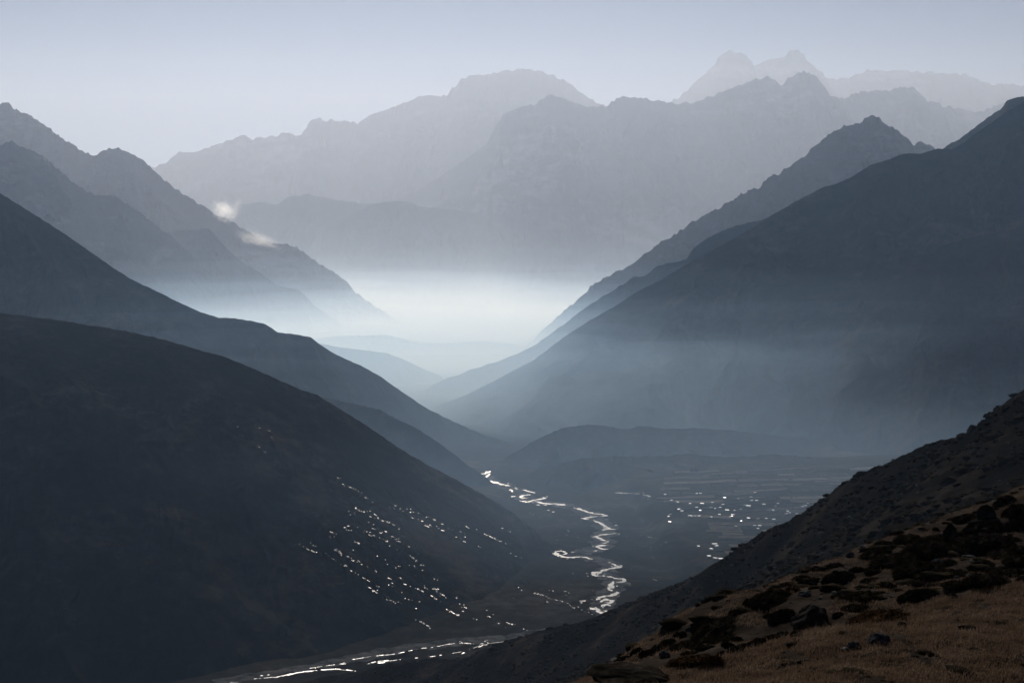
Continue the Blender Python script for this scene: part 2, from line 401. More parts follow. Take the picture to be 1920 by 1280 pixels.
# left-hand chain
ridge('mountain', c3([(-300, 290), (-120, 400), (0, 468), (60, 505), (140, 555), (250, 625), (380, 715), (480, 785), (550, 828), (640, 870), (740, 920), (830, 960), (910, 985), (960, 985), (1050, 998), (1100, 1010), (1150, 1045), (1210, 1050), (1285, 1063), (1340, 1105), (1410, 1145), (1500, 1185), (1580, 1230), (1650, 1280)]) +
      [(748, 730), (800, 765), (850, 790), (900, 812), (940, 825), (970, 838), (990, 850)],
      [(0, 4700), (420, 4300), (970, 3850)], front=(0.55, -1), slope=(31, 36), rough=.10, rib=420, jag=1.5, jag_len=50, mat='slope', seed=15.7, nf=200, du=1.3,
      label='long blue-black slope descending from the left edge to the gorge')
ridge('hill', [(560, 735), (620, 748), (681, 761), (713, 768), (740, 784), (776, 800), (808, 820), (844, 845), (880, 874), (903, 888), (926, 908), (945, 925)],
      [(560, 3700), (926, 3190)], front=(0.45, -1), slope=(30, 36), rough=.08, rib=220, jag=1.5, jag_len=40, mat='slope', seed=16.3, nf=110, du=1.3,
      label='dark spur above the bend where the river leaves the gorge')
near_left, G = ridge('mountain', c3([(-420, 930), (-200, 950), (0, 965), (100, 975), (250, 995), (400, 1020), (500, 1035), (600, 1055), (700, 1080), (850, 1125), (920, 1140), (1050, 1195), (1150, 1240), (1240, 1280)]) +
      c2([(430, 90), (520, 145), (600, 195), (680, 245), (740, 290), (820, 340), (900, 385), (980, 425), (1050, 465), (1150, 520), (1230, 570), (1320, 640), (1400, 715), (1470, 800), (1540, 880)]),
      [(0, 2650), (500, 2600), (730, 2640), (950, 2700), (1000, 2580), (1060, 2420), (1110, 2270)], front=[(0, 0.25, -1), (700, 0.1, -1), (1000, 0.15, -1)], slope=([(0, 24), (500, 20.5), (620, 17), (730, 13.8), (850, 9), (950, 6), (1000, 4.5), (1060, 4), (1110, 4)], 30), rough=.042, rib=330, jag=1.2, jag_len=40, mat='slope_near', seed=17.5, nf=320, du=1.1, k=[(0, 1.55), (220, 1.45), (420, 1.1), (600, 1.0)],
      label='near dark left-hand mountain sprinkled with glinting ice')
moraine, G = ridge('hill', c5([(150, 330), (190, 280), (240, 240), (280, 205), (340, 175), (400, 135), (480, 95), (560, 60), (640, 52), (690, 43), (780, 48), (860, 65), (900, 65), (950, 52), (1010, 50), (1080, 65), (1180, 65), (1260, 60), (1400, 70), (1550, 85), (1700, 105), (1800, 108), (1920, 125)]) + [(1600, 830), (1680, 840), (1740, 852), (1900, 880)],
      [(900, 3450), (1100, 3750), (1700, 3800)], front=[(920, -0.25, -1), (1150, -0.1, -1)], slope=(15, 25), rough=.17, rib=210, jag=1.5, jag_len=40, mat='valley', seed=18.9, nf=170, du=1.1, k=0.85,
      label='dark moraine hill beyond the village fields')
ridge('hill', c1([(420, 230), (570, 212), (700, 187), (760, 172), (900, 168), (1100, 163), (1300, 160), (1500, 165), (1800, 180), (2100, 220)]),
      [(0, 4150)], slope=(15, 25), rough=.1, rib=220, jag=1.5, jag_len=40, mat='valley', seed=19.4, nf=60,
      label='faint low bench behind the moraine hill')

ridge('hill', c5([(330, 330), (430, 275), (550, 240), (680, 217), (850, 206), (1080, 207), (1200, 193), (1400, 212), (1650, 197), (1900, 216)]) + [(1650, 866), (1800, 885)],
      [(900, 3300), (1300, 3380), (1800, 3420)], front=(-0.1, -1), slope=(9, 20), rough=.2, rib=150, jag=2.5, jag_len=45, mat='valley', seed=23.3, nf=90, du=1.1,
      label='low uneven bench of turf in front of the moraine hill')

# near right hillside and the turf slope in front: surfaces through surveyed points
def sheet(name, f, xs, ys, mat, noise, **props):
    X, Y = np.meshgrid(xs, ys, indexing='ij')
    Z = f(X, Y) + noise(X, Y)
    return mesh_obj(name, np.stack([X, Y, Z], -1).reshape(-1, 3), grid_faces(len(xs), len(ys)), mat, True, **props)

r1 = c1([(0, 1045), (150, 1005), (300, 945), (470, 870), (620, 795), (780, 705), (950, 605), (1070, 530), (1180, 465), (1310, 385), (1450, 325), (1580, 275), (1720, 235), (1755, 200), (1800, 165), (1840, 150), (1865, 120), (1898, 75)])
r1 = [(600, 1280), (690, 1262), (800, 1235), (950, 1203)] + r1
rd = [(600, 1500), (1000, 1120), (1280, 900), (1540, 750), (1920, 600)]
pts = []
for px, py in r1:
    Y = np.interp(px, [a for a, b in rd], [b for a, b in rd])
    x, y, z = at(px, py, Y); pts.append((x, y, z))
    pts.append((x + 12, y + 130, z - 80))
    L_ = (z + 600) / 0.62
    pts.append((x + 0.15 * L_ + 20, y + max(L_, 180), min(-610.0, z - 60)))
for px, py, Y in [(1500, 1060, 500), (1200, 1220, 700), (800, 1290, 1150), (1080, 1285, 680), (1920, 915, 420), (1700, 990, 450), (1350, 1150, 600), (1750, 900, 520), (1920, 820, 510), (1640, 960, 590), (1400, 1090, 720), (1200, 1170, 850), (1000, 1240, 980)]:
    pts.append(at(px, py, Y))
pts += [(90, 200, -66), (20, 230, -95), (-80, 330, -190), (-200, 700, -360), (-330, 1200, -560), (250, 250, -35), (400, 500, -5), (500, 700, -10)]
f1 = rbf_fit(pts)
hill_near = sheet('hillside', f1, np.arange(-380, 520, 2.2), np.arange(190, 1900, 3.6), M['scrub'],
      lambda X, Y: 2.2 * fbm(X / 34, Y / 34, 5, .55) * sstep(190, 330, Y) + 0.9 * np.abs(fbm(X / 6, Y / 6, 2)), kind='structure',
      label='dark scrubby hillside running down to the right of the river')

g0 = c1([(60, 1275), (130, 1225), (230, 1165), (300, 1140), (370, 1110), (450, 1075), (530, 1020), (640, 985), (720, 960), (790, 920), (860, 890), (940, 850), (1010, 830), (1080, 790), (1150, 760), (1230, 720), (1310, 695), (1400, 660), (1500, 630), (1580, 620), (1620, 605), (1690, 585), (1740, 545), (1800, 520), (1850, 510), (1898, 490)])
edge = c1([(500, 1235), (640, 1178), (720, 1152), (830, 1118), (950, 1085), (1060, 1057), (1160, 1056), (1250, 1042), (1400, 997), (1500, 962), (1580, 925), (1700, 898), (1800, 882), (1898, 862)])
pts = []
for px, py in g0:
    Y = np.interp(px, [1080, 1500, 1920], [56, 90, 122])
    x, y, z = at(px, py + 3, Y); pts.append((x, y, z))
    pts.append((x + 1, y + 9, z - 5.5)); pts.append((x + 8, y + 70, z - 48))
for px, py in edge:
    Y = np.interp(px, [1290, 1500, 1920], [43, 50, 62])
    pts.append(at(px, py, Y))
for px, py, Y in [(1900, 1280, 38), (1600, 1280, 37.5), (1300, 1290, 37), (1150, 1290, 40), (1920, 1180, 48), (1650, 1180, 46),
                  (1500, 1120, 72), (1750, 1010, 92), (1650, 1060, 82), (1350, 1200, 58), (1850, 1000, 95), (1920, 1020, 88), (1600, 1110, 66), (1800, 1060, 78)]:
    pts.append(at(px, py, Y))
pts += [(0, 0, -1.75), (0, 12, -5.6), (12, 20, -8.4), (-6, 22, -10.5), (-14, 40, -19), (-14, 70, -36), (45, 40, -11), (60, 70, -14.5), (80, 120, -20), (30, 10, -3), (-20, 5, -8), (0, -25, 3), (30, -20, 4), (-25, -20, -3)]
f0 = rbf_fit(pts)
def n0(X, Y):
    return 0.22 * fbm(X / 5, Y / 5, 4) + 0.07 * fbm(X / 0.9, Y / 0.9, 3)
turf = sheet('turf_slope', f0, np.arange(-22, 80, 0.22), np.concatenate([np.arange(-25, 30, 1.0), np.arange(30, 75, 0.2), np.arange(75, 135, 0.4), np.arange(135, 205, 2)]), M['ground'], n0, kind='structure',
      label='dry brown turf slope in the near corner')

# ------------------------------------------------------------------ water and ice
DG = bpy.context.evaluated_depsgraph_get()
def tree(o): return BVHTree.FromObject(o, DG)
T_VALLEY, T_NEAR, T_MOR = tree(valley), tree(near_left), tree(moraine)
T_TURF, T_HILL = tree(turf), tree(hill_near)
def hit(px, py, trees):
    d = Vector(((px - CX) / F, 1.0, (HY - py) / F)).normalized()
    best = None
    for t in trees:
        p, n, i, dist = t.ray_cast(Vector((0, 0, 0)), d)
        if p is not None and (best is None or dist < best[2]): best = (p, n, dist)
    return best

def water_mat(name, rough, wave, strength):
    m, nt, out = new_mat(name); L = nt.links.new
    p = N(nt, 'ShaderNodeBsdfPrincipled')
    p.inputs['Base Color'].default_value = (.03, .04, .045, 1); p.inputs['IOR'].default_value = 1.33
    tc = N(nt, 'ShaderNodeTexCoord')
    n = N(nt, 'ShaderNodeTexNoise', i_Scale=1.0 / wave, i_Detail=5.0, i_Roughness=0.6)
    L(tc.outputs['Object'], n.inputs['Vector'])
    n2 = N(nt, 'ShaderNodeTexNoise', i_Scale=0.16, i_Detail=4.0, i_Roughness=0.65)
    L(tc.outputs['Object'], n2.inputs['Vector'])
    mr = N(nt, 'ShaderNodeMapRange'); mr.inputs[1].default_value = 0.35; mr.inputs[2].default_value = 0.65
    mr.inputs[3].default_value = rough; mr.inputs[4].default_value = rough + 0.16
    L(n2.outputs[0], mr.inputs[0]); L(mr.outputs[0], p.inputs['Roughness'])
    b = N(nt, 'ShaderNodeBump'); b.inputs['Strength'].default_value = strength; b.inputs['Distance'].default_value = wave * 0.2
    L(n.outputs[0], b.inputs['Height']); L(b.outputs[0], p.inputs['Normal'])
    L(p.outputs[0], out.inputs[0])
    return m
M['water'] = water_mat('river_water', 0.27, 2.0, 0.35)
M['ice'] = water_mat('wet_ice', 0.36, 1.5, 0.3)

crA = lambda p: crop(880, 860, 6.0, p)
crB = lambda p: crop(1000, 980, 6.631, p)
crC = lambda p: crop(380, 1160, 2.8235, p)
crD = lambda p: crop(1150, 880, 4.8, p)
crE = lambda p: crop(1060, 1080, 4.465, p)
crF = lambda p: crop(1490, 1080, 4.465, p)
cr6 = lambda p: crop(1400, 900, 3.369, p)
cr7 = lambda p: crop(540, 780, 3.048, p)

rv, rf = [], []
def stream(path, w, lift=0.35, trees=None, jit=1.0):
    """a strip of water along a traced course, w metres wide"""
    pts = []
    for px, py in path:
        h = hit(px, py, trees or (T_VALLEY,))
        if h: pts.append(np.array(h[0]))
    if len(pts) < 2: return
    P = np.array(pts); seg = np.concatenate([[0], np.cumsum(np.linalg.norm(np.diff(P, axis=0), axis=1))])
    n = max(6, int(seg[-1] / 1.6)); s = np.linspace(0, seg[-1], n)
    Q = np.stack([np.interp(s, seg, P[:, k]) for k in range(3)], -1)
    if n > 9:
        ker = np.hanning(7); ker /= ker.sum()
        for k in range(3): Q[3:-3, k] = np.convolve(Q[:, k], ker, 'valid')
    tan = np.gradient(Q, axis=0); tan /= np.maximum(np.linalg.norm(tan, axis=1, keepdims=True), 1e-6)
    nr = np.stack([-tan[:, 1], tan[:, 0], tan[:, 2] * 0], -1)
    sd = RNG.uniform(0, 99)
    wa = w * 0.5 * (0.95 + jit * 1.1 * fbm(s / 11 + sd, s * 0 + 1.5, 4, .7)); wb = w * 0.5 * (0.95 + jit * 1.1 * fbm(s / 11 + sd, s * 0 + 7.5, 4, .7))
    tap = np.minimum(1, np.minimum(s, seg[-1] - s) / (w * 1.2) + 0.12)
    wa = np.maximum(wa, .12 * w) * tap; wb = np.maximum(wb, .12 * w) * tap
    for q in range(int(seg[-1] / 22)):
        c_ = Q[RNG.integers(0, n)] + np.array([RNG.normal(0, w * .9), RNG.normal(0, w * 1.4), lift])
        b0 = sum(len(a) for a in rv); m_ = 7; an = np.arange(m_) / m_ * 6.283; r_ = RNG.uniform(.6, 1.5, m_)
        sx, sy = np.array([RNG.uniform(1.0, 3.0), RNG.uniform(1.5, 5.0)]) * min(1.0, w / 8)
        c_[2] = float(floor_z(np.array(c_[0]), np.array(c_[1]))) + lift + .1
        rv.append(np.stack([c_[0] + np.cos(an) * r_ * sx, c_[1] + np.sin(an) * r_ * sy, np.full(m_, c_[2])], -1)); rf.append(tuple(range(b0, b0 + m_)))
    base = sum(len(a) for a in rv)
    z = np.zeros((n, 3)); z[:, 2] = lift
    V = np.stack([Q + nr * wa[:, None] + z, Q + z, Q - nr * wb[:, None] + z], 1).reshape(-1, 3)
    rv.append(V)
    for i in range(n - 1):
        if w < 3 and fbm(np.array(s[i] / 16 + sd), np.array(2.7), 3) < -.02: continue
        a = base + i * 3
        rf.append((a, a + 1, a + 4, a + 3)); rf.append((a + 1, a + 2, a + 5, a + 4))

def gravel(paths):
    V, Fc = [], []
    for path, w in paths:
        P = np.array([tuple(h[0]) for h in (hit(px, py, (T_VALLEY, T_NEAR)) for px, py in path) if h])
        seg = np.concatenate([[0], np.cumsum(np.linalg.norm(np.diff(P, axis=0), axis=1))]); n = int(seg[-1] / 6); sA = np.linspace(0, seg[-1], n)
        Q = np.stack([np.interp(sA, seg, P[:, k]) for k in range(3)], -1)
        ker = np.hanning(13); ker /= ker.sum()
        for k in range(2): Q[6:-6, k] = np.convolve(Q[:, k], ker, 'valid')
        t = np.gradient(Q, axis=0); t /= np.linalg.norm(t, axis=1, keepdims=True); nr = np.stack([-t[:, 1], t[:, 0], 0 * t[:, 0]], -1)
        base = len(V)
        ws = [w * .5 * (1 + .7 * fbm(sA / 40 + q * 9.1, sA * 0 + q, 3)) for q in (1, 2)]
        for i in range(n):
            for o_ in (ws[0][i], 0, -ws[1][i]):
                p = Q[i] + nr[i] * o_
                hz = T_VALLEY.ray_cast(Vector((p[0], p[1], 900)), Vector((0, 0, -1)))[0]
                V.append((p[0], p[1], (hz.z if hz else p[2]) + .18))
        for i in range(n - 1):
            a = base + 3 * i
            Fc += [(a, a + 1, a + 4, a + 3), (a + 1, a + 2, a + 5, a + 4)]
    return mesh_obj('gravel_bed', V, Fc, M['gravel'], kind='structure', label='pale gravel bed along the braided river')
M['gravel'] = terrain_mat('river_gravel', (.03, .03, .03), (.07, .07, .068), (.13, .13, .125), 22, thr=(.36, .5, .68))
gravel([(crC([(60, 334), (375, 290), (640, 240), (800, 205), (1000, 168), (1300, 126), (1500, 112), (1700, 92), (1860, 60)]), 34),
        (crA([(120, 168), (230, 245), (350, 285), (520, 345), (620, 440), (760, 475), (1000, 508), (1170, 545), (1350, 600), (1420, 665), (1500, 740), (1580, 800), (1480, 870), (1530, 930), (1470, 1000), (1250, 1060)]), 46),
        (crB([(420, 395), (740, 440), (980, 510), (900, 590), (900, 660), (1050, 710), (970, 800), (960, 880), (860, 950), (900, 1010), (800, 1060), (900, 1140)]), 40)])
main = [  # (course, width)
    (crA([(110, 172), (190, 160), (240, 138)]), 16), (crA([(180, 212), (205, 190), (232, 165)]), 9),
    (crA([(215, 240), (275, 268), (300, 262), (350, 285), (465, 305)]), 15), (crA([(520, 322), (530, 345)]), 10), (crA([(470, 430), (520, 418)]), 22),
    (crA([(455, 342), (478, 355), (488, 375)]), 8),
    (crA([(585, 345), (640, 358), (740, 386)]), 10), (crA([(690, 400), (610, 412), (572, 432), (610, 440), (665, 440)]), 11),
    (crA([(568, 468), (600, 482), (640, 470)]), 14), (crA([(820, 430), (860, 446), (780, 456), (705, 470), (640, 488), (615, 492)]), 11),
    (crA([(735, 474), (800, 495), (880, 505), (960, 506), (1040, 515), (1092, 522)]), 13), (crA([(740, 515), (800, 520)]), 14), (crA([(835, 516), (880, 522)]), 6),
    (crA([(875, 575), (905, 582)]), 8), (crA([(925, 600), (960, 594)]), 12),
    (crA([(1165, 552), (1230, 562), (1300, 585), (1390, 614), (1480, 620), (1555, 637), (1470, 646)]), 11),
    (crA([(1450, 645), (1370, 655), (1275, 672), (1350, 682)]), 11), (crA([(1398, 690), (1460, 716), (1520, 745), (1550, 775), (1600, 788), (1652, 795)]), 12),
    (crA([(1485, 806), (1550, 795), (1580, 770)]), 10), (crA([(1635, 740), (1668, 752)]), 10), (crA([(1632, 712), (1650, 712)]), 7), (crA([(1550, 680), (1585, 660)]), 4),
    (crA([(1662, 832), (1600, 845), (1540, 850), (1470, 858), (1425, 870), (1480, 898), (1545, 925), (1575, 925)]), 10),
    (crA([(1480, 945), (1540, 945), (1570, 935)]), 13), (crA([(1580, 968), (1500, 972), (1440, 985), (1450, 1000), (1490, 1010), (1562, 1016)]), 11), (crA([(1390, 1036), (1450, 1028)]), 9),
    (crA([(920, 1040), (970, 1035), (1060, 1038), (1092, 1060), (1050, 1078)]), 8), (crA([(965, 1040), (955, 1068), (1010, 1080), (1060, 1104), (1150, 1105), (1250, 1100), (1340, 1118), (1395, 1128)]), 11),
    (crA([(1140, 1048), (1205, 1045)]), 7),
    (crB([(920, 490), (970, 495)]), 6), (crB([(980, 505), (1020, 525), (1060, 545), (1100, 546), (1000, 562), (910, 580), (840, 604), (745, 620), (735, 648), (780, 655), (848, 660)]), 11),
    (crB([(735, 605), (750, 640)]), 10), (crB([(790, 635), (850, 610)]), 9),
    (crB([(885, 664), (960, 676), (1050, 690), (1125, 700), (1110, 725), (1030, 742)]), 12), (crB([(1000, 725), (950, 770), (990, 795), (925, 822), (985, 850)]), 11),
    (crB([(970, 760), (960, 810)]), 9), (crB([(985, 870), (1050, 872), (970, 902), (900, 910), (830, 930), (775, 962)]), 10), (crB([(1035, 850), (1050, 880)]), 6),
    (crB([(840, 985), (900, 952), (968, 965), (955, 1000), (900, 1018), (840, 1040)]), 11), (crB([(870, 985), (950, 985)]), 11),
    (crB([(698, 1050), (740, 1068), (790, 1070), (830, 1110), (900, 1112)]), 11), (crB([(780, 1045), (800, 1090)]), 8), (crB([(865, 1090), (905, 1095), (962, 1132), (890, 1130)]), 10),
    (crB([(570, 968), (600, 970), (660, 960)]), 8), (crB([(660, 962), (740, 946)]), 3), (crB([(590, 985), (605, 998)]), 5),
    (crB([(1180, 776), (1210, 776)]), 6), (crB([(1480, 700), (1545, 716)]), 6), (crB([(1420, 170), (1485, 185)]), 5),
    (crD([(8, 210), (60, 210), (120, 214), (220, 218), (300, 230), (345, 247)]), 10),
    (crC([(375, 310), (450, 296), (530, 279), (590, 273)]), 9), (crC([(600, 272), (660, 266), (710, 264), (760, 268), (800, 274)]), 6), (crC([(790, 275), (830, 281), (858, 278)]), 7),
    (crC([(730, 241), (785, 232)]), 6), (crC([(790, 214), (850, 206)]), 4), (crC([(870, 202), (920, 193), (1000, 188)]), 4), (crC([(868, 239), (920, 225), (985, 219)]), 6), (crC([(925, 234), (992, 228)]), 6),
    (crC([(1035, 182), (1080, 172), (1112, 165)]), 4), (crC([(1150, 156), (1222, 150)]), 4), (crC([(1300, 132), (1335, 128)]), 5), (crC([(1355, 118), (1405, 132)]), 5), (crC([(1360, 128), (1405, 128), (1440, 132)]), 4),
    (crC([(1460, 150), (1480, 138), (1512, 135), (1505, 117), (1480, 118)]), 8), (crC([(1465, 132), (1500, 130)]), 8),
    (crC([(1100, 209), (1140, 205)]), 5), (crC([(1165, 202), (1208, 202)]), 8), (crC([(1232, 194), (1290, 186)]), 5), (crC([(1305, 182), (1342, 177)]), 5), (crC([(1370, 186), (1415, 160)]), 5),
    (crC([(1740, 92), (1790, 82), (1852, 68)]), 8), (crC([(1625, 116), (1645, 113)]), 7), (crC([(260, 308), (320, 299)]), 5), (crC([(340, 297), (375, 293)]), 4), (crC([(135, 338), (192, 335)]), 5),
]
main += [(crC([(140, 337), (260, 318), (380, 308), (450, 296), (530, 281), (620, 271), (710, 266), (800, 275), (860, 279)]), 2.6), (crC([(560, 262), (640, 250), (730, 238), (800, 214), (880, 200), (1000, 188), (1110, 166), (1220, 150), (1300, 133), (1400, 128), (1480, 134), (1600, 119), (1740, 92), (1850, 68)]), 2.2),
         (crC([(870, 238), (985, 222), (1105, 208), (1190, 202), (1290, 187), (1400, 168), (1470, 140)]), 2)]
for path, w in main:
    stream(path, w * (0.36 if path[0][1] > 1160 else 0.68), trees=(T_VALLEY, T_NEAR))
mesh_obj('river', np.concatenate(rv), rf, M['water'], True, kind='structure', label='glinting braided river winding down the dark valley floor')

def facets(name, spots, mat, label, trees, spread=1.0, level=0.55, streak=(0.9, 0.42)):
    """flat wet plates frozen on the ground, each a thin irregular slab"""
    V, Fc = [], []
    for (px, py, s) in spots:
        k = max(1, int(round(s * s * 1.0 + s * .8)))
        for j in range(k):
            t = ((j - (k - 1) / 2) / max(k, 1) + RNG.normal(0, .12)) * s * 2.3 * spread
            qx = px + streak[0] * t + RNG.normal(0, .35); qy = py + streak[1] * t + RNG.normal(0, .35)
            h = hit(qx, qy, trees)
            if not h: continue
            p, nrm, dist = h
            up = (Vector((0, -.06, 1)) * level + nrm * (1 - level)).normalized()
            up = (up + Vector((RNG.normal(0, .03), RNG.normal(0, .03), 0))).normalized()
            a = up.cross(Vector((0, 1, 0))).normalized(); b = a.cross(up).normalized()
            q_ = RNG.uniform(.25, .85); rx = q_ * RNG.uniform(.6, 1.5) * dist / 2400; ry = q_ * RNG.uniform(1.4, 2.6) * dist / 2400
            m = 7; base = len(V)
            for ring in (1.0, 0.92):
                for q in range(m):
                    an = q / m * 6.283; rr = RNG.uniform(.75, 1.15)
                    off = a * (math.cos(an) * rx * rr) + b * (math.sin(an) * ry * rr)
                    V.append(p + off * ring + up * ((0.05 if ring == 1.0 else 0.4) + .30 * ry))
            Fc.append(tuple(range(base + m, base + 2 * m)))
            for q in range(m):
                Fc.append((base + q, base + (q + 1) % m, base + m + (q + 1) % m, base + m + q))
    return mesh_obj(name, V, Fc, mat, kind='stuff', label=label)

g7 = [(285,355,1.5),(280,348,1),(315,392,2),(357,408,3),(385,418,1.5),(405,432,1.5),(445,468,2),(612,512,2),(605,528,1),(390,528,2),(405,540,2),(430,548,3),(470,575,3),(455,545,1),(500,565,3),(515,585,2),(545,600,2.5),(565,605,2),(605,622,2),(635,645,1),(385,568,1),(345,545,1),(460,608,1),(345,628,2),(325,638,2),(335,650,1),(395,636,1),(437,655,1),(488,645,4),(525,665,1.5),(560,662,2),(470,682,3),(490,682,2),(250,665,3),(240,690,1),(262,690,1.5),(545,705,2),(565,718,2),(598,690,2),(615,703,2),(640,718,2.5),(692,748,1.5),(580,743,1),(660,545,1),(690,548,1),(712,548,1.5),(745,555,1),(710,582,2),(765,600,2.5),(795,630,4),(815,625,2),(790,578,1.5),(840,595,1),(880,618,2),(860,640,1),(885,655,2.5),(935,650,1),(960,692,2),(985,660,2),(1010,690,1.5),(1005,718,3),(1020,632,2),(1080,648,1),(1130,678,3),(1160,692,4),(1185,703,2),(1225,642,2),(1220,715,2),(1245,730,1),(1305,765,1),(1303,800,1.5),(1335,808,1),(1090,745,1.5),(55,732,1),(90,745,1.5),(115,762,3),(140,772,4),(158,743,2),(130,725,1),(195,798,1),(215,785,3),(235,800,3),(255,815,4),(272,828,2),(275,768,3),(300,785,3),(295,772,2),(340,803,3),(370,826,2.5),(405,830,2),(420,848,1.5),(455,860,1.5),(500,885,2),(330,855,2),(360,885,2.5),(385,897,1.5),(435,928,2.5),(460,942,2),(468,982,3),(490,998,3),(505,1010,2),(520,975,1),(565,1048,2),(585,1053,2),(605,1062,1),(630,1062,1),(385,720,2),(405,728,3),(375,765,1),(510,800,1.5),(570,848,1.5),(630,858,1),(715,812,2.5),(735,828,1.5),(693,852,1.5),(725,858,1),(775,853,1.5),(770,880,1),(580,928,3),(595,955,1.5),(640,925,2.5),(575,965,1.5),(670,963,2.5),(745,990,4),(770,1002,3),(838,932,1.5),(795,985,1.5),(825,1030,3),(845,1045,3),(845,990,3),(830,990,1.5),(858,988,1.5),(888,1025,3),(900,1040,1),(650,1010,1),(690,1048,2),(750,1062,1.5),(730,1100,1.5),(965,1040,1.5),(980,1072,1),(1015,1095,2.5),(1000,1115,1.5),(910,1108,2),(935,1118,3),(950,1128,3),(970,1138,3),(760,1175,2),(775,1185,2),(800,1198,3),(810,1212,1.5),(1135,1110,1.5),(1150,1145,3),(1080,1163,1.5),(1205,1186,2),(1255,1182,3),(1280,1190,3),(1350,1218,1.5),(1287,1042,1),(1335,995,1.5)]
spots = [(a, b, s * 0.8) for a, b, s in cr7(g7)]
spots += [(a + (t_ := RNG.normal(0, 7)) + RNG.normal(0, 1), b + .45 * t_ + RNG.normal(0, 1.5), RNG.uniform(.2, .4)) for a, b, s in spots]
spots += [(445, 800, 1.3), (455, 817, 1.3), (487, 803, 1.6), (505, 808, 2.2), (510, 820, 1.6), (485, 838, 1.8), (498, 848, 1.6), (478, 796, 1.2)]
spots += [(a, b, s) for a, b, s in crB([(10,878,1.5),(40,885,2),(75,892,2),(110,895,2),(160,915,1.5),(185,935,1.5),(220,950,1.2),(285,960,2),(320,968,1.5),(355,975,1.5),(180,985,1.5),(105,820,.8),(200,843,1),(245,848,1),(400,850,1.2),(440,870,1),(400,900,1),(470,905,.8),(430,1000,1.5),(460,1030,1.5),(500,1055,2),(555,1048,1.5),(600,1080,1.2),(640,1105,1.2),(690,1120,1.2),(730,1140,1.2)])]
facets('ice', spots, M['ice'], 'scattered ice and wet ground glinting on the dark left slope', (T_NEAR, T_VALLEY), level=0.95)
vspots = crB([(430,100,1),(445,110,1),(415,148,1),(555,180,1),(740,845,1.2),(1160,170,.8),(1330,160,.8),(1515,188,.8),(1548,200,.8),(1545,238,.8),(1590,265,.7),(1655,247,.8),(1460,310,.7),(1210,580,1),(1325,445,1),(1280,470,.8),(425,455,.5),(495,630,.5),(295,218,.6),(1540,868,1)]) + crA([(680,615,.8),(720,626,1),(790,650,.8),(803,672,.6),(280,410,.8),(295,110,1.5),(1840,775,.8),(1770,872,.8),(1220,882,.8),(988,918,.6),(825,562,.5)])
facets('ice', vspots, M['ice'], 'small bright pools beside the river', (T_VALLEY, T_NEAR, T_MOR), level=0.9)

# ------------------------------------------------------------------ fields and village
fm = [terrain_mat('field_' + n, d, m_, p_, 14, (1, 1, 1), 0.3) for n, d, m_, p_ in [
    ('stubble', (.055, .048, .039), (.088, .075, .06), (.12, .103, .083)), ('fallow', (.03, .026, .02), (.045, .038, .028), (.07, .058, .042)),
    ('turf', (.018, .018, .013), (.028, .026, .018), (.045, .04, .028)), ('dry', (.085, .073, .059), (.12, .103, .083), (.155, .134, .108))]]
wall_v, wall_f = [], []
def dry_wall(P, h=1.5, w=0.9):
    P = np.asarray(P, float); n = len(P); base = len(wall_v)
    t = np.gradient(P, axis=0); t /= np.maximum(np.linalg.norm(t, axis=1, keepdims=True), 1e-6)
    nr = np.stack([-t[:, 1], t[:, 0], 0 * t[:, 0]], -1)
    for i in range(n):
        hh = h * RNG.uniform(.7, 1.15)
        for sgn, z in ((1, -.4), (.7, hh), (-.7, hh), (-1, -.4)):
            wall_v.append(P[i] + nr[i] * w * .5 * sgn + np.array([0, 0, z]))
    for i in range(n - 1):
        a = base + i * 4
        for q in range(3): wall_f.append((a + q, a + 4 + q, a + 5 + q, a + 1 + q))
fv, ff, fmi = [], [], []
def fz(x, y): return floor_z(np.asarray(x, float), np.asarray(y, float))
y = 2160.0; row = 0
while y < 3230:
    dy = RNG.uniform(11, 30) * (1 + (y - 2160) / 1500); row += 1
    x0 = 345 + 30 * math.sin(y / 120) + RNG.uniform(0, 40); x1 = min(1000, 0.262 * y + 60 + RNG.uniform(-30, 60))
    x = x0
    while x < x1:
        wd = RNG.uniform(40, 150)
        if RNG.random() < 0.86:
            xs = np.linspace(x, min(x + wd, x1), 10)
            ya = y + 9 * perlin(xs / 130, xs * 0 + 3.3) + 3 * perlin(xs / 37, xs * 0 + row); yb = y + dy - 1 + 9 * perlin(xs / 130, xs * 0 + 3.3) + 3 * perlin(xs / 37, xs * 0 + row + 1)
            base = len(fv)
            for a_, b_, c_ in zip(xs, ya, yb):
                fv.append((a_, b_, float(fz(a_, b_)) + .45)); fv.append((a_, c_, float(fz(a_, c_)) + .45))
            mi = int(RNG.choice(4, p=[.30, .32, .24, .14]))
            for q in range(9):
                ff.append((base + 2 * q, base + 2 * q + 2, base + 2 * q + 3, base + 2 * q + 1)); fmi.append(mi)
            dry_wall([(a_, b_, float(fz(a_, b_))) for a_, b_ in zip(xs, ya)])
            if RNG.random() < .6: dry_wall([(xs[0], ya[0] + q * (yb[0] - ya[0]) / 3, float(fz(xs[0], ya[0]))) for q in range(4)])
        x += wd + RNG.uniform(0, 8)
    y += dy
fo = mesh_obj('fields', fv, ff, fm[0], kind='structure', label='walled terrace fields in thin brown strips below the village')
for m_ in fm[1:]: fo.data.materials.append(m_)
fo.data.polygons.foreach_set('material_index', np.array(fmi, dtype=np.int32))
M['stone'] = terrain_mat('field_stone', (.03, .029, .027), (.06, .057, .053), (.10, .097, .09), 2.0)
mesh_obj('field_walls', wall_v, wall_f, M['stone'], kind='stuff', label='dry stone walls between the terrace fields')

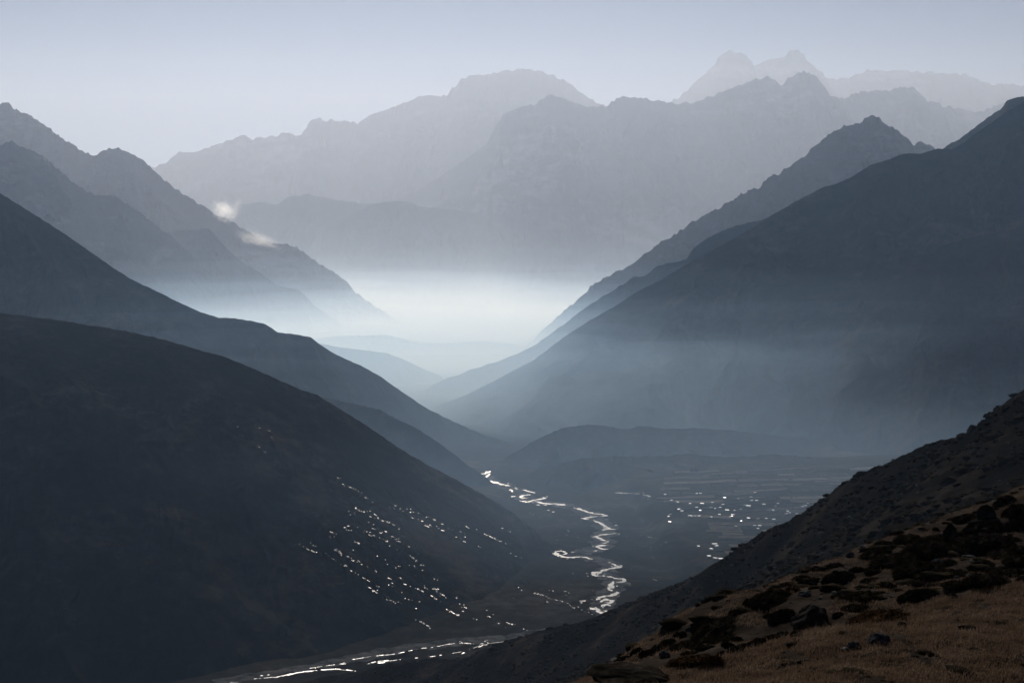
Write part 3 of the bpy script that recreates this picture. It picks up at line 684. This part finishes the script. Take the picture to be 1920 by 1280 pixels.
def plain(name, col, rough=0.8, metal=0.0, spec=0.2):
    m, nt, out = new_mat(name)
    p = N(nt, 'ShaderNodeBsdfPrincipled'); p.inputs['Roughness'].default_value = rough; p.inputs['Metallic'].default_value = metal
    p.inputs['Specular IOR Level'].default_value = spec
    tc = N(nt, 'ShaderNodeTexCoord'); n = N(nt, 'ShaderNodeTexNoise', i_Scale=1.3, i_Detail=5.0)
    nt.links.new(tc.outputs['Object'], n.inputs['Vector'])
    c = ramp(nt, n.outputs[0], [(.3, tuple(v * .7 for v in col)), (.7, tuple(min(1, v * 1.2) for v in col))])
    nt.links.new(c, p.inputs['Base Color']); nt.links.new(p.outputs[0], out.inputs[0])
    return m
M['tin'] = plain('tin_roof', (.6, .62, .65), .42, .9); M['slate'] = plain('weathered_roof', (.22, .22, .23), .5, .3); M['tin_green'] = plain('green_tin_roof', (.06, .30, .30), .42, .5); M['house'] = plain('house_stone', (.16, .15, .14))
def make_house(roof_mat):
    e = bpy.data.objects.new('house', None); COL.objects.link(e)
    a, b, h, rh, ov = 4.0, 2.8, 2.7, 0.55, 0.35
    v = [(-a, -b, -1), (a, -b, -1), (a, b, -1), (-a, b, -1), (-a, -b, h), (a, -b, h), (a, b, h), (-a, b, h), (-a, 0, h + rh), (a, 0, h + rh)]
    f = [(0, 1, 5, 4), (2, 3, 7, 6), (1, 2, 6, 9, 5), (3, 0, 4, 8, 7)]
    mesh_obj('wall', v, f, M['house'], parent=e)
    A, B, t = a + ov, b + ov, .12
    zr, ze = h + rh + .1, h - ov * rh / b + .1
    v = [(-A, -B, ze), (A, -B, ze), (A, 0, zr), (-A, 0, zr), (A, B, ze), (-A, B, ze)]
    v += [(x, y_, z + t) for x, y_, z in v]
    f = [(6, 7, 8, 9), (9, 8, 10, 11), (1, 0, 3, 2), (2, 3, 5, 4), (0, 1, 7, 6), (4, 5, 11, 10), (1, 2, 8, 7), (2, 4, 10, 8), (3, 0, 6, 9), (5, 3, 9, 11)]
    mesh_obj('roof', v, f, roof_mat, parent=e)
    return e
def copy_tree(o):
    c = o.copy(); COL.objects.link(c)
    for ch in o.children:
        d = ch.copy(); COL.objects.link(d); d.parent = c; d.matrix_parent_inverse = ch.matrix_parent_inverse
    return c
hs = crD([(520,288,1.25),(580,300,.9),(800,318,1.3),(785,376,1.1),(590,364,1),(617,380,1),(497,428,.9),(510,410,.8),(510,478,1),(685,425,1),(705,427,1),(735,425,.9),(770,425,1.1),(880,347,.9),(915,360,1),(963,352,1.1),(985,320,.9),(1025,372,1.1),(1005,264,1.1),(1125,270,1.1),(1243,287,1.1),(1290,287,.9),(1240,255,.9),(1275,212,1),(750,222,1),(785,222,1),(465,230,1),(1215,338,1.5),(1182,330,1.1),(1355,320,1),(1480,312,.9),(1460,335,.9),(1440,375,1),(1570,382,1.2),(1555,405,.9),(1588,397,.9),(1650,405,.9),(1660,440,1.1),(1725,338,1.2),(1700,343,1),(1750,312,.8),(1443,458,1.2),(1375,448,1),(1303,450,1),(1218,445,1.1),(1075,412,1),(1072,430,1.1),(1050,433,.9),(880,437,1.2),(1100,522,1.3),(1155,472,.9),(1315,518,1.5),(1270,512,.9),(1300,540,1.1),(1350,572,1),(1365,560,.9),(910,682,1.3),(930,698,1),(882,725,1.2),(765,703,1.3),(860,790,1.3),(920,807,1.1),(965,815,1.4),(750,347,.9),(690,312,.8),(890,302,.9),(1090,376,.9),(1145,365,.8),(955,412,.9)])
HL = {0: 'tin-roofed house at the village edge nearest the thin bright channel', 27: 'largest bright-roofed house in the middle of the village', 28: 'turquoise-roofed house beside the largest bright roof',
      38: 'long bright house highest at the right edge of the village', 51: 'wide tin-roofed lodge low on the right of the village', 49: 'lone tin-roofed house in the fields below the village',
      59: 'lone tin-roofed house left of the small cluster in the lower fields', 62: 'tin-roofed house nearest the dark hillside in the lower fields', 56: 'tin-roofed house topmost of the small cluster in the lower fields'}
protos = {}
for i, (px, py, s) in enumerate(hs):
    h = hit(px, py, (T_VALLEY, T_MOR))
    if not h: continue
    key = 'tin_green' if i == 28 else 'slate' if i % 6 == 1 else 'tin'
    if key not in protos: protos[key] = make_house(M[key]); o = protos[key]
    else: o = copy_tree(protos[key])
    o.location = h[0] + Vector((0, 0, .1)); o.rotation_euler = (0, 0, RNG.normal(0, .45)); k = 0.86 * s
    o.scale = (k * RNG.uniform(.5, 1.05), k, k * RNG.uniform(.9, 1.2))
    o['category'] = 'house'; o['group'] = 'tin-roofed houses of the valley village'
    o['label'] = HL.get(i, 'small glinting tin-roofed house among other houses in the walled fields')

# ------------------------------------------------------------------ clouds
def cloud(name, px, py, Y, sx, sy, sz, tilt, dens, label):
    n_u, n_v = 28, 18; V = []
    for i in range(n_v + 1):
        th = math.pi * i / n_v
        for j in range(n_u):
            ph = 2 * math.pi * j / n_u
            d = Vector((math.sin(th) * math.cos(ph), math.sin(th) * math.sin(ph), math.cos(th)))
            V.append(d)
    Fc = [(i * n_u + j, (i + 1) * n_u + j, (i + 1) * n_u + (j + 1) % n_u, i * n_u + (j + 1) % n_u) for i in range(n_v) for j in range(n_u)]
    m, nt, out = new_mat('cloud_vapour'); L = nt.links.new
    v = nt.nodes.new('ShaderNodeVolumePrincipled')
    v.inputs['Color'].default_value = (.98, .98, .98, 1); v.inputs['Anisotropy'].default_value = .55
    tc = N(nt, 'ShaderNodeTexCoord')
    ln = N(nt, 'ShaderNodeVectorMath', operation='LENGTH'); L(tc.outputs['Object'], ln.inputs[0])
    nz = N(nt, 'ShaderNodeTexNoise', i_Scale=2.6, i_Detail=8.0, i_Roughness=.68, i_Distortion=1.4)
    mp = N(nt, 'ShaderNodeMapping'); mp.inputs['Location'].default_value = (px * .37, py * .11, 0); mp.inputs['Scale'].default_value = (1, 1, .75)
    L(tc.outputs['Object'], mp.inputs[0]); L(mp.outputs[0], nz.inputs['Vector'])
    a = N(nt, 'ShaderNodeMath', operation='MULTIPLY_ADD'); a.inputs[1].default_value = -0.52; a.inputs[2].default_value = 0.0
    L(ln.outputs['Value'], a.inputs[0])
    b = N(nt, 'ShaderNodeMath', operation='ADD'); L(nz.outputs[0], b.inputs[0]); L(a.outputs[0], b.inputs[1])
    c = N(nt, 'ShaderNodeMapRange'); c.inputs[1].default_value = .20; c.inputs[2].default_value = .55; c.inputs[3].default_value = 0; c.inputs[4].default_value = dens
    L(b.outputs[0], c.inputs[0]); L(c.outputs[0], v.inputs['Density']); L(v.outputs[0], out.inputs['Volume'])
    try: m.cycles.volume_step_rate = 0.35
    except Exception: pass
    o = mesh_obj(name, V, Fc, m, label=label, category='cloud', group='small clouds on the left-hand mountain')
    o.location = at(px, py, Y); o.scale = (sx, sy, sz); o.rotation_euler = (0, R(tilt), 0)
    return o
K = 10500 / F
cloud('cloud', 420, 396, 11250, 44 * K, 36 * K, 32 * K, 30, .014, 'bright white puff of cloud rising behind the shoulder of the left mountain')
cloud('cloud', 483, 448, 10750, 70 * K, 32 * K, 24 * K, 14, .008, 'thin wisp of cloud lying lower along the left mountain crest')
cloud('cloud', 446, 386, 11250, 16 * K, 14 * K, 30 * K, 10, .007, 'faint upright wisp of cloud beside the white puff')

# ------------------------------------------------------------------ scrub on the near hillside
def blob_shape(seed):
    r = np.random.default_rng(seed); V, Fc = [], []
    for i, (rr, zz) in enumerate([(1.0, -.25), (.95, .25), (.6, .62)]):
        for j in range(7):
            a = (j + .5 * i) / 7 * 6.283; q = rr * r.uniform(.75, 1.2)
            V.append((q * math.cos(a), q * math.sin(a), zz * r.uniform(.8, 1.25)))
    V.append((0, 0, .78)); 
    for i in range(2):
        for j in range(7):
            a, b = i * 7 + j, i * 7 + (j + 1) % 7; Fc += [(a, b, b + 7), (a, b + 7, a + 7)]
    for j in range(7): Fc.append((14 + j, 14 + (j + 1) % 7, 21))
    return np.array(V), np.array(Fc)
def scatter(name, xs, ys, zs, size, flat, mat, label, shape=blob_shape, el=None):
    V, Fc = [], []; shp = [shape(s) for s in range(6)]; base = 0
    for i in range(len(xs)):
        v, f = shp[i % 6]; s = size[i]; an = RNG.uniform(0, 6.28); c, sn = math.cos(an), math.sin(an)
        e = RNG.uniform(1, 1.8) if el is None else el
        p = v * np.array([s * e, s, s * flat * RNG.uniform(.7, 1.3)])
        V.append(np.stack([p[:, 0] * c - p[:, 1] * sn + xs[i], p[:, 0] * sn + p[:, 1] * c + ys[i], p[:, 2] + zs[i]], -1)); Fc.append(f + base); base += len(v)
    return mesh_obj(name, np.concatenate(V), np.concatenate(Fc), mat, kind='stuff', label=label)
M['juniper'] = terrain_mat('juniper', (.010, .0085, .006), (.018, .015, .010), (.040, .030, .020), 0.7, bump=.6, bdist=.05)
M['rock_near'] = terrain_mat('lichened_rock', (.03, .03, .032), (.06, .06, .062), (.17, .17, .17), 1.6, bump=.8, bdist=.06)
def on_tree(T, x, y):
    p, n, i, d = T.ray_cast(Vector((x, y, 400)), Vector((0, 0, -1)))
    return p
cand = []
tries = 0
while len(cand) < 15000 and tries < 90000:
    tries += 1
    Y = RNG.uniform(300, 1350); X = RNG.uniform(-0.17, 0.41) * Y
    if perlin(np.array(X / 45), np.array(Y / 60)) + RNG.normal(0, .35) < 0.0: continue
    cand.append((X, Y))
cx = np.array([c[0] for c in cand]); cy = np.array([c[1] for c in cand])
cz = f1(cx, cy) + 2.2 * fbm(cx / 34, cy / 34, 5, .55) * sstep(190, 330, cy)
scatter('scrub', cx, cy, cz, RNG.gamma(3.0, .33, len(cx)) + .35, .8, M['juniper'], 'low dark bushes dotted all over the near hillside')
k = 500
rx = RNG.uniform(.05, .40, k); ry = RNG.uniform(320, 800, k); rx = rx * ry
rz = f1(rx, ry) + 2.2 * fbm(rx / 34, ry / 34, 5, .55) * sstep(190, 330, ry)
scatter('scree', rx, ry, rz + .1, RNG.gamma(2.0, .22, k) + .15, .7, M['rock_near'], 'pale stones lying between the bushes of the near hillside')

# ------------------------------------------------------------------ junipers and boulders on the turf slope
def shrub_mesh(seed):
    """a low mat: a lumpy mound closely set with short upright sprigs"""
    r = np.random.default_rng(seed); V, Fc = [], []
    nu, nv = 30, 9
    def surf(a, t):
        q = math.sin(t * math.pi / 2)
        lump = 1 + .22 * float(perlin(np.array(math.cos(a) * 1.7 + seed), np.array(math.sin(a) * 1.7 + q * 1.5)))
        h = math.cos(t * math.pi / 2) ** .7 * (1 + .45 * float(perlin(np.array(math.cos(a) * q * 3 + seed * 3.1), np.array(math.sin(a) * q * 3))))
        return Vector((math.cos(a) * q * lump, math.sin(a) * q * lump, h - .06))
    for i in range(nv + 1):
        for j in range(nu): V.append(surf(j / nu * 6.2832, i / nv) * .95)
    for i in range(nv):
        for j in range(nu):
            a, b = i * nu + j, i * nu + (j + 1) % nu
            Fc.append((a, a + nu, b + nu, b))
    for k_ in range(2300):
        a = r.uniform(0, 6.283); t = math.sqrt(r.uniform(0, 1)); p = surf(a, min(.999, t))
        d = Vector((math.cos(a) * t * .9 + r.normal(0, .4), math.sin(a) * t * .9 + r.normal(0, .4), r.uniform(.3, 1.2))).normalized()
        L_ = r.uniform(.06, .24); s = d.cross(Vector((r.normal(), r.normal(), r.normal()))).normalized() * r.uniform(.012, .03)
        b = len(V); q0 = p * .95
        V += [q0 - s, q0 + s, q0 + d * L_]
        Fc.append((b, b + 1, b + 2))
    me = bpy.data.meshes.new('shrub'); me.from_pydata([tuple(v) for v in V], [], Fc); me.update()
    return me
SH = [shrub_mesh(s) for s in range(6)]
M['juniper_red'] = terrain_mat('bronze_juniper', (.018, .010, .005), (.034, .019, .010), (.06, .036, .02), 0.6, bump=.6, bdist=.05)
for me in SH: me.materials.append(M['juniper'])
SHR = SH[2].copy(); SHR.materials.clear(); SHR.materials.append(M['juniper_red'])
def shrub(cxp, cyp, w, h, tilt=-26, label=None, me=None, i=0):
    dx = w * .5 * math.cos(R(tilt)); dy = w * .5 * math.sin(R(tilt))
    A = hit(cxp - dx, cyp - dy + h * .25, (T_TURF,)); B = hit(cxp + dx, cyp + dy + h * .25, (T_TURF,)); C = hit(cxp, cyp + h * .3, (T_TURF,))
    if not C or C[0].y > 135: return None
    Cp = C[0]; m_px = Cp.y / F
    if A and B and abs(A[0].y - B[0].y) < 40: ax = B[0] - A[0]
    else: ax = Vector((w * m_px, 0, 0))
    if ax.length > 2.2 * w * m_px: ax = ax.normalized() * 2.2 * w * m_px
    o = bpy.data.objects.new('shrub', me or SH[i % 6]); COL.objects.link(o)
    o.location = Cp - Vector((0, 0, .05))
    yaw = math.atan2(ax.y, ax.x); pitch = -math.asin(max(-.6, min(.6, ax.z / max(ax.length, .01))))
    o.rotation_euler = (0, pitch, yaw)
    ht = max(.2, h * m_px * .60)
    o.scale = (ax.length * .49, max(.35, min(ax.length * .29, h * m_px * 1.4)), ht)
    o['category'] = 'shrub'; o['group'] = 'low junipers on the near slope'
    o['label'] = label or 'dark juniper mat among others on the near scrubby slope'
    return o
SL = cr6([(225,845,175,85),(620,725,130,55),(755,725,200,80),(690,800,130,60),(890,660,95,65),(770,630,75,38),(1100,645,140,58),(1300,585,190,70),(1080,715,240,80),(1340,650,210,70),(1520,620,260,100),(1690,590,260,110),(1100,560,290,95),(960,500,280,95),(820,460,160,60),(870,395,90,45),(1030,370,180,75),(1160,425,250,110),(1230,370,160,80),(1380,235,125,55),(1480,290,180,85),(1530,385,260,125),(1630,130,140,60),(1710,190,150,90),(1720,270,140,90),(1640,455,250,70),(1720,500,180,70),(1620,412,44,22),(1490,525,110,55),(580,610,180,95),(520,650,100,50),(380,645,110,50),(290,690,85,60),(430,625,60,30),(195,700,150,60),(140,745,160,75),(30,765,75,50),(700,560,80,55),(800,570,90,50),(200,985,175,60),(330,965,70,48),(90,1015,70,34),(20,1050,65,40),(460,930,115,40),(590,848,66,32),(620,590,90,40),(560,535,80,40),(480,560,90,36),(350,615,100,40),(255,655,90,40),(1440,620,90,40),(1180,665,90,35),(1250,520,130,50),(1400,440,160,70),(1330,345,110,60),(1600,300,120,80),(1660,370,120,60),(1560,560,110,45),(1730,430,120,50),(1300,655,100,40),(905,420,70,30)])
SL += crE([(1490,590,230,75),(1350,650,95,40),(1600,560,120,50),(1250,445,420,110),(1330,520,200,60),(1440,530,95,36),(1370,580,42,20),(1180,585,150,75),(1000,575,200,75),(960,485,120,50),(1120,420,160,75),(1200,380,180,55),(860,545,140,55),(780,590,105,55),(600,625,125,40),(1550,205,105,75),(1700,225,250,75),(1820,330,200,85),(1720,335,64,28),(1840,480,125,55),(1750,520,130,40),(680,640,120,45),(480,690,110,40),(1650,160,120,50),(1420,300,110,36),(1050,640,150,60),(300,760,120,40),(220,820,90,36)])
SLAB = {0: 'juniper mat just above and left of the big brown boulder', 10: 'broad dark juniper mass along the grass edge at the right', 12: 'long slanting juniper mat in the middle of the slope', 19: 'juniper on the crest beside the square dark rock',
        21: 'large juniper thicket below the crest boulder', 22: 'juniper at the highest point of the crest', 2: 'rounded juniper mat above the bronze thicket', 7: 'oval juniper mat on bare turf right of the bronze thicket',
        39: 'low juniper below the brown boulder at the grass edge', 13: 'long juniper mat on the upper part of the slope'}
for i, (a, b, w, h) in enumerate([(p[0], p[1], p[2], p[3]) for p in SL]):
    k_ = 3.369 if i < 61 else 4.465
    shrub(a, b, w / k_, h / k_, RNG.normal(-25, 6), SLAB.get(i), None, i)
shrub(*cr6([(885, 862)])[0], 545 / 3.369, 125 / 3.369, -17, 'long bronze-brown juniper thicket along the edge of the grass', SHR)
shrub(*crE([(1090, 690)])[0], 430 / 4.465, 125 / 4.465, -6, 'bronze-brown juniper behind the mossy hummock', SHR)

def rock_mesh(seed, cuts, sub=3, rough=.12):
    """a boulder: a ball cut by flat planes, then roughened"""
    import bmesh
    r = np.random.default_rng(seed)
    bm = bmesh.new(); bmesh.ops.create_icosphere(bm, subdivisions=sub + 1, radius=1.0)
    pl = [(Vector(n).normalized(), d) for n, d in cuts] + [(Vector(tuple(r.normal(size=3))).normalized(), r.uniform(.72, .95)) for _ in range(7)]
    for v in bm.verts:
        for n, d in pl:
            e = v.co.dot(n) - d
            if e > 0: v.co -= n * e * .92
        q = v.co
        v.co += v.normal * float(rough * fbm(np.array(q.x * 2.2 + seed), np.array(q.y * 2.2 + q.z * 1.7), 4))
    me = bpy.data.meshes.new('boulder'); bm.to_mesh(me); bm.free()
    return me
def boulder(px, py, w, h, seed, label, mat='rock_near', cuts=(), yaw=0., roll=0., name='boulder', depth=.8, trees=(None,)):
    H = hit(px, py + h * .5, (T_TURF,))
    if not H: return
    k_ = H[0].y / F
    me = rock_mesh(seed, cuts); me.materials.append(M[mat])
    o = bpy.data.objects.new(name, me); COL.objects.link(o)
    o.scale = (w * k_ * .55, w * k_ * .55 * depth, h * k_ * .75)
    o.location = H[0] + Vector((0, w * k_ * .3 * depth, h * k_ * .28)); o.rotation_euler = (0, R(roll), R(yaw))
    o['label'] = label; o['category'] = 'rock'
    return o
M['rock_brown'] = terrain_mat('brown_rock', (.018, .016, .014), (.032, .028, .025), (.05, .045, .04), 1.8, bump=.7, bdist=.06)
M['moss'] = terrain_mat('mossy_rock', (.012, .010, .008), (.025, .022, .018), (.07, .066, .06), 1.2, bump=.9, bdist=.06)
for (a, b), w, h, s, lab, kw in [
    (cr6([(425, 865)])[0], 255 / 3.369, 120 / 3.369, 31, 'big brown boulder with a flat right-hand face above the grass', dict(mat='rock_brown', cuts=[((1, -.2, .1), .62), ((-.8, 0, .75), .62)], roll=-8)),
    (crE([(560, 880)])[0], 700 / 4.465, 95 / 4.465, 32, 'mossy hummock of rock at the bottom edge of the turf', dict(mat='moss', roll=4)),
    (cr6([(845, 1010)])[0], 140 / 3.369, 62 / 3.369, 33, 'small grey rock standing alone in the brown grass', dict()),
    (cr6([(685, 1045)])[0], 75 / 3.369, 40 / 3.369, 34, 'low dark stone left of the small grey rock', dict()),
    (cr6([(1290, 330)])[0], 80 / 3.369, 95 / 3.369, 35, 'square dark rock standing near the crest', dict(mat='moss')),
    (cr6([(1520, 205)])[0], 115 / 3.369, 85 / 3.369, 36, 'rounded dark rock on the crest near the right edge', dict(mat='moss')),
    (cr6([(655, 470)])[0], 50 / 3.369, 30 / 3.369, 37, 'pale slanting stone on the crest of the scrubby slope', dict(roll=-30)),
    (cr6([(900, 545)])[0], 46 / 3.369, 24 / 3.369, 38, 'pale stone half hidden between junipers mid slope', dict(roll=-20)),
    (cr6([(365, 718)])[0], 90 / 3.369, 26 / 3.369, 39, 'thin pale slab of stone above the big brown boulder', dict(roll=-14)),
    (cr6([(1215, 518)])[0], 70 / 3.369, 34 / 3.369, 40, 'grey stone among rubble right of the long slanting juniper', dict()),
    (cr6([(985, 915)])[0], 60 / 3.369, 34 / 3.369, 41, 'stone in the grass below the bronze thicket', dict(mat='moss')),
    (cr6([(1285, 700)])[0], 70 / 3.369, 50 / 3.369, 42, 'dark stone at the grass edge right of the bronze thicket', dict(mat='moss')),
    (crE([(830, 655)])[0], 90 / 4.465, 50 / 4.465, 43, 'grey stone with a lit edge above the mossy hummock', dict()),
    (crE([(1035, 440)])[0], 60 / 4.465, 34 / 4.465, 44, 'pale stone near the lower crest above the junipers', dict()),
    (cr6([(1330, 615)])[0], 40 / 3.369, 18 / 3.369, 45, 'small pale stone beside the oval juniper mat', dict()),
]:
    boulder(a, b, w, h, s, lab, **kw)

# ------------------------------------------------------------------ grass, cushions and pebbles
def ground_z(x, y): return f0(x, y) + n0(x, y)
edge_x = np.array([p[0] for p in edge]); edge_y = np.array([p[1] for p in edge])
def blades(name, n, yr, pxr, keep, hgt, wid, mat, label):
    u = RNG.uniform(0, 1, n); Y = yr[0] * (yr[1] / yr[0]) ** u
    px = RNG.uniform(pxr[0], pxr[1], n); X = (px - CX) / F * Y
    Z = ground_z(X, Y)
    py = HY - Z / Y * F
    e = np.interp(px, edge_x, edge_y)
    ok = keep(px, py, e, X, Y)
    X, Y, Z = X[ok], Y[ok], Z[ok]; n = len(X)
    a = RNG.uniform(0, 6.283, n); h = hgt * RNG.gamma(4, .25, n) * (1 + 1.6 * np.clip(perlin(X / .7, Y / .9) + .15, 0, 1)); w = wid * RNG.uniform(.6, 1.4, n)
    lx = RNG.normal(.25, .35, n) * h; ly = RNG.normal(-.1, .35, n) * h
    V = np.empty((n, 3, 3))
    V[:, 0] = np.stack([X - np.cos(a) * w, Y - np.sin(a) * w, Z - .01], -1)
    V[:, 1] = np.stack([X + np.cos(a) * w, Y + np.sin(a) * w, Z - .01], -1)
    V[:, 2] = np.stack([X + lx, Y + ly, Z + h], -1)
    return mesh_obj(name, V.reshape(-1, 3), np.arange(n * 3).reshape(-1, 3), mat, kind='stuff', label=label)
def grass_mat():
    m, nt, out = new_mat('dry_grass'); L = nt.links.new
    tc = N(nt, 'ShaderNodeTexCoord')
    n1 = N(nt, 'ShaderNodeTexNoise', i_Scale=.45, i_Detail=5.0, i_Roughness=.6); n2 = N(nt, 'ShaderNodeTexNoise', i_Scale=14.0, i_Detail=1.0)
    L(tc.outputs['Object'], n1.inputs['Vector']); L(tc.outputs['Object'], n2.inputs['Vector'])
    mx = N(nt, 'ShaderNodeMath', operation='MULTIPLY_ADD'); mx.inputs[1].default_value = .6; L(n2.outputs[0], mx.inputs[0])
    hf = N(nt, 'ShaderNodeMath', operation='MULTIPLY'); hf.inputs[1].default_value = .5; L(n1.outputs[0], hf.inputs[0]); L(hf.outputs[0], mx.inputs[2])
    c = ramp(nt, mx.outputs[0], [(.36, (.034, .023, .016)), (.52, (.088, .059, .040)), (.66, (.15, .105, .073)), (.80, (.30, .245, .19))])
    d = N(nt, 'ShaderNodeBsdfDiffuse'); t = N(nt, 'ShaderNodeBsdfTranslucent'); L(c, d.inputs[0]); L(c, t.inputs[0])
    ms = N(nt, 'ShaderNodeMixShader'); ms.inputs[0].default_value = .35; L(d.outputs[0], ms.inputs[1]); L(t.outputs[0], ms.inputs[2]); L(ms.outputs[0], out.inputs[0])
    return m
M['grass'] = grass_mat()
blades('grass', 420000, (34, 68), (1040, 1990), lambda px, py, e, X, Y: (py > e - 1) & (py < 1330) & (perlin(X / 1.4 + 7, Y / 2.2) + .5 * perlin(X / .4, Y / .6) > -.42), .075, .012, M['grass'], 'short dry brown grass covering the near turf')
blades('grass', 260000, (52, 125), (1060, 1990), lambda px, py, e, X, Y: (py < e + 1) & (perlin(X / 2.5, Y / 5.0) > -.05), .06, .014, M['grass'], 'thin dry grass between the junipers of the slope')
def spread_on_turf(n, yr, below):
    X, Y, Z = [], [], []
    while len(X) < n:
        Yc = RNG.uniform(*yr); px = RNG.uniform(1060, 1960); x = (px - CX) / F * Yc; z = float(ground_z(np.array(x), np.array(Yc)))
        py = HY - z / Yc * F; e = np.interp(px, edge_x, edge_y)
        if (py > e + 3) == below and py < 1310: X.append(x); Y.append(Yc); Z.append(z)
    return np.array(X), np.array(Y), np.array(Z)
x_, y_, z_ = spread_on_turf(110, (36, 62), True)
scatter('cushion_plants', x_, y_, z_, RNG.gamma(2.0, .05, len(x_)) + .04, .5, M['juniper'], 'dark cushion plants and clods in the brown turf')
x_, y_, z_ = spread_on_turf(420, (36, 62), True)
scatter('pebbles', x_, y_, z_, RNG.gamma(2.0, .018, len(x_)) + .012, .7, M['rock_near'], 'pale pebbles strewn in the turf')
x_, y_, z_ = spread_on_turf(500, (60, 118), False)
scatter('cushion_plants', x_, y_, z_, RNG.gamma(2.0, .10, len(x_)) + .08, .6, M['juniper'], 'small dark cushion plants on the scrubby slope')
x_, y_, z_ = spread_on_turf(300, (60, 118), False)
scatter('pebbles', x_, y_, z_, RNG.gamma(2.0, .04, len(x_)) + .03, .6, M['rock_near'], 'stones and rubble on the scrubby slope')

# ------------------------------------------------------------------ which one is which
def pixel(o):
    p = o.matrix_basis.translation
    return CX + F * p.x / p.y, HY - F * p.z / p.y
ORD = ['nearest', 'second nearest', 'third nearest', 'fourth nearest', 'fifth nearest', 'sixth nearest', 'seventh nearest', 'eighth nearest', 'ninth nearest', 'tenth nearest', 'eleventh nearest', 'twelfth nearest']
def tell_apart(objs, marks, kind):
    slots = {}
    for o in objs:
        x, y = pixel(o)
        ph, mx_, my_ = min(((ph, a, b) for a, b, ph in marks), key=lambda q: math.hypot(x - q[1], 1.6 * (y - q[2])))
        dx, dy = x - mx_, (y - my_) * 1.6
        side = ('right of' if dx > 0 else 'left of') if abs(dx) > abs(dy) else ('below' if dy > 0 else 'above')
        slots.setdefault((ph, side), []).append((math.hypot(dx, dy), o.name, o))
    for (ph, side), lst in slots.items():
        for q, (d, nm, o) in enumerate(sorted(lst)):
            o['label'] = kind(o) + ', ' + ORD[min(q, 11)] + ' ' + side + ' ' + ph
rocks = {o['label']: pixel(o) for o in SC.objects if o.get('category') == 'rock'}
names = {'big brown boulder': 'the big brown boulder', 'mossy hummock of': 'the mossy hummock', 'small grey rock': 'the small grey rock in the grass', 'square dark rock': 'the square dark rock', 'rounded dark rock': 'the rounded crest rock',
         'pale slanting stone': 'the pale slanting crest stone', 'thin pale slab': 'the thin pale slab', 'dark stone at the grass': 'the dark stone at the grass edge', 'pale stone near the lower crest': 'the pale lower-crest stone', 'grey stone among rubble': 'the grey stone among rubble'}
marks = [(*rocks[l], ph) for l in rocks for key, ph in names.items() if l.startswith(key)]
marks += [(*pixel(o), 'the ' + o['label'].split(' juniper')[0] + ' juniper') for o in SC.objects if o.get('category') == 'shrub' and 'bronze-brown' in o['label']]
tell_apart([o for o in SC.objects if o.get('category') == 'shrub' and 'among others' in o['label']], marks,
           lambda o: ('broad' if o.scale.x > 2.6 else 'small' if o.scale.x < 1.0 else 'middling') + ' dark juniper mat')
marks = []
for o in SC.objects:
    if o.get('category') == 'house':
        for key, ph in {'tin-roofed house at the village edge': 'the house by the thin bright channel', 'largest bright': 'the largest bright roof', 'turquoise': 'the turquoise roof', 'wide tin': 'the wide lodge', 'lone tin-roofed house in': 'the lone house below the village',
                        'lone tin-roofed house left': 'the lone lower-field house', 'long bright house': 'the long bright house', 'tin-roofed house topmost': 'the topmost lower-field house'}.items():
            if o['label'].startswith(key): marks.append((*pixel(o), ph))
tell_apart([o for o in SC.objects if o.get('category') == 'house' and 'among other' in o['label']], marks,
           lambda o: 'small grey-roofed house' if o.children and any(c.name.startswith('roof') and c.data.materials[0].name.startswith('weathered') for c in o.children) else 'small glinting tin-roofed house')
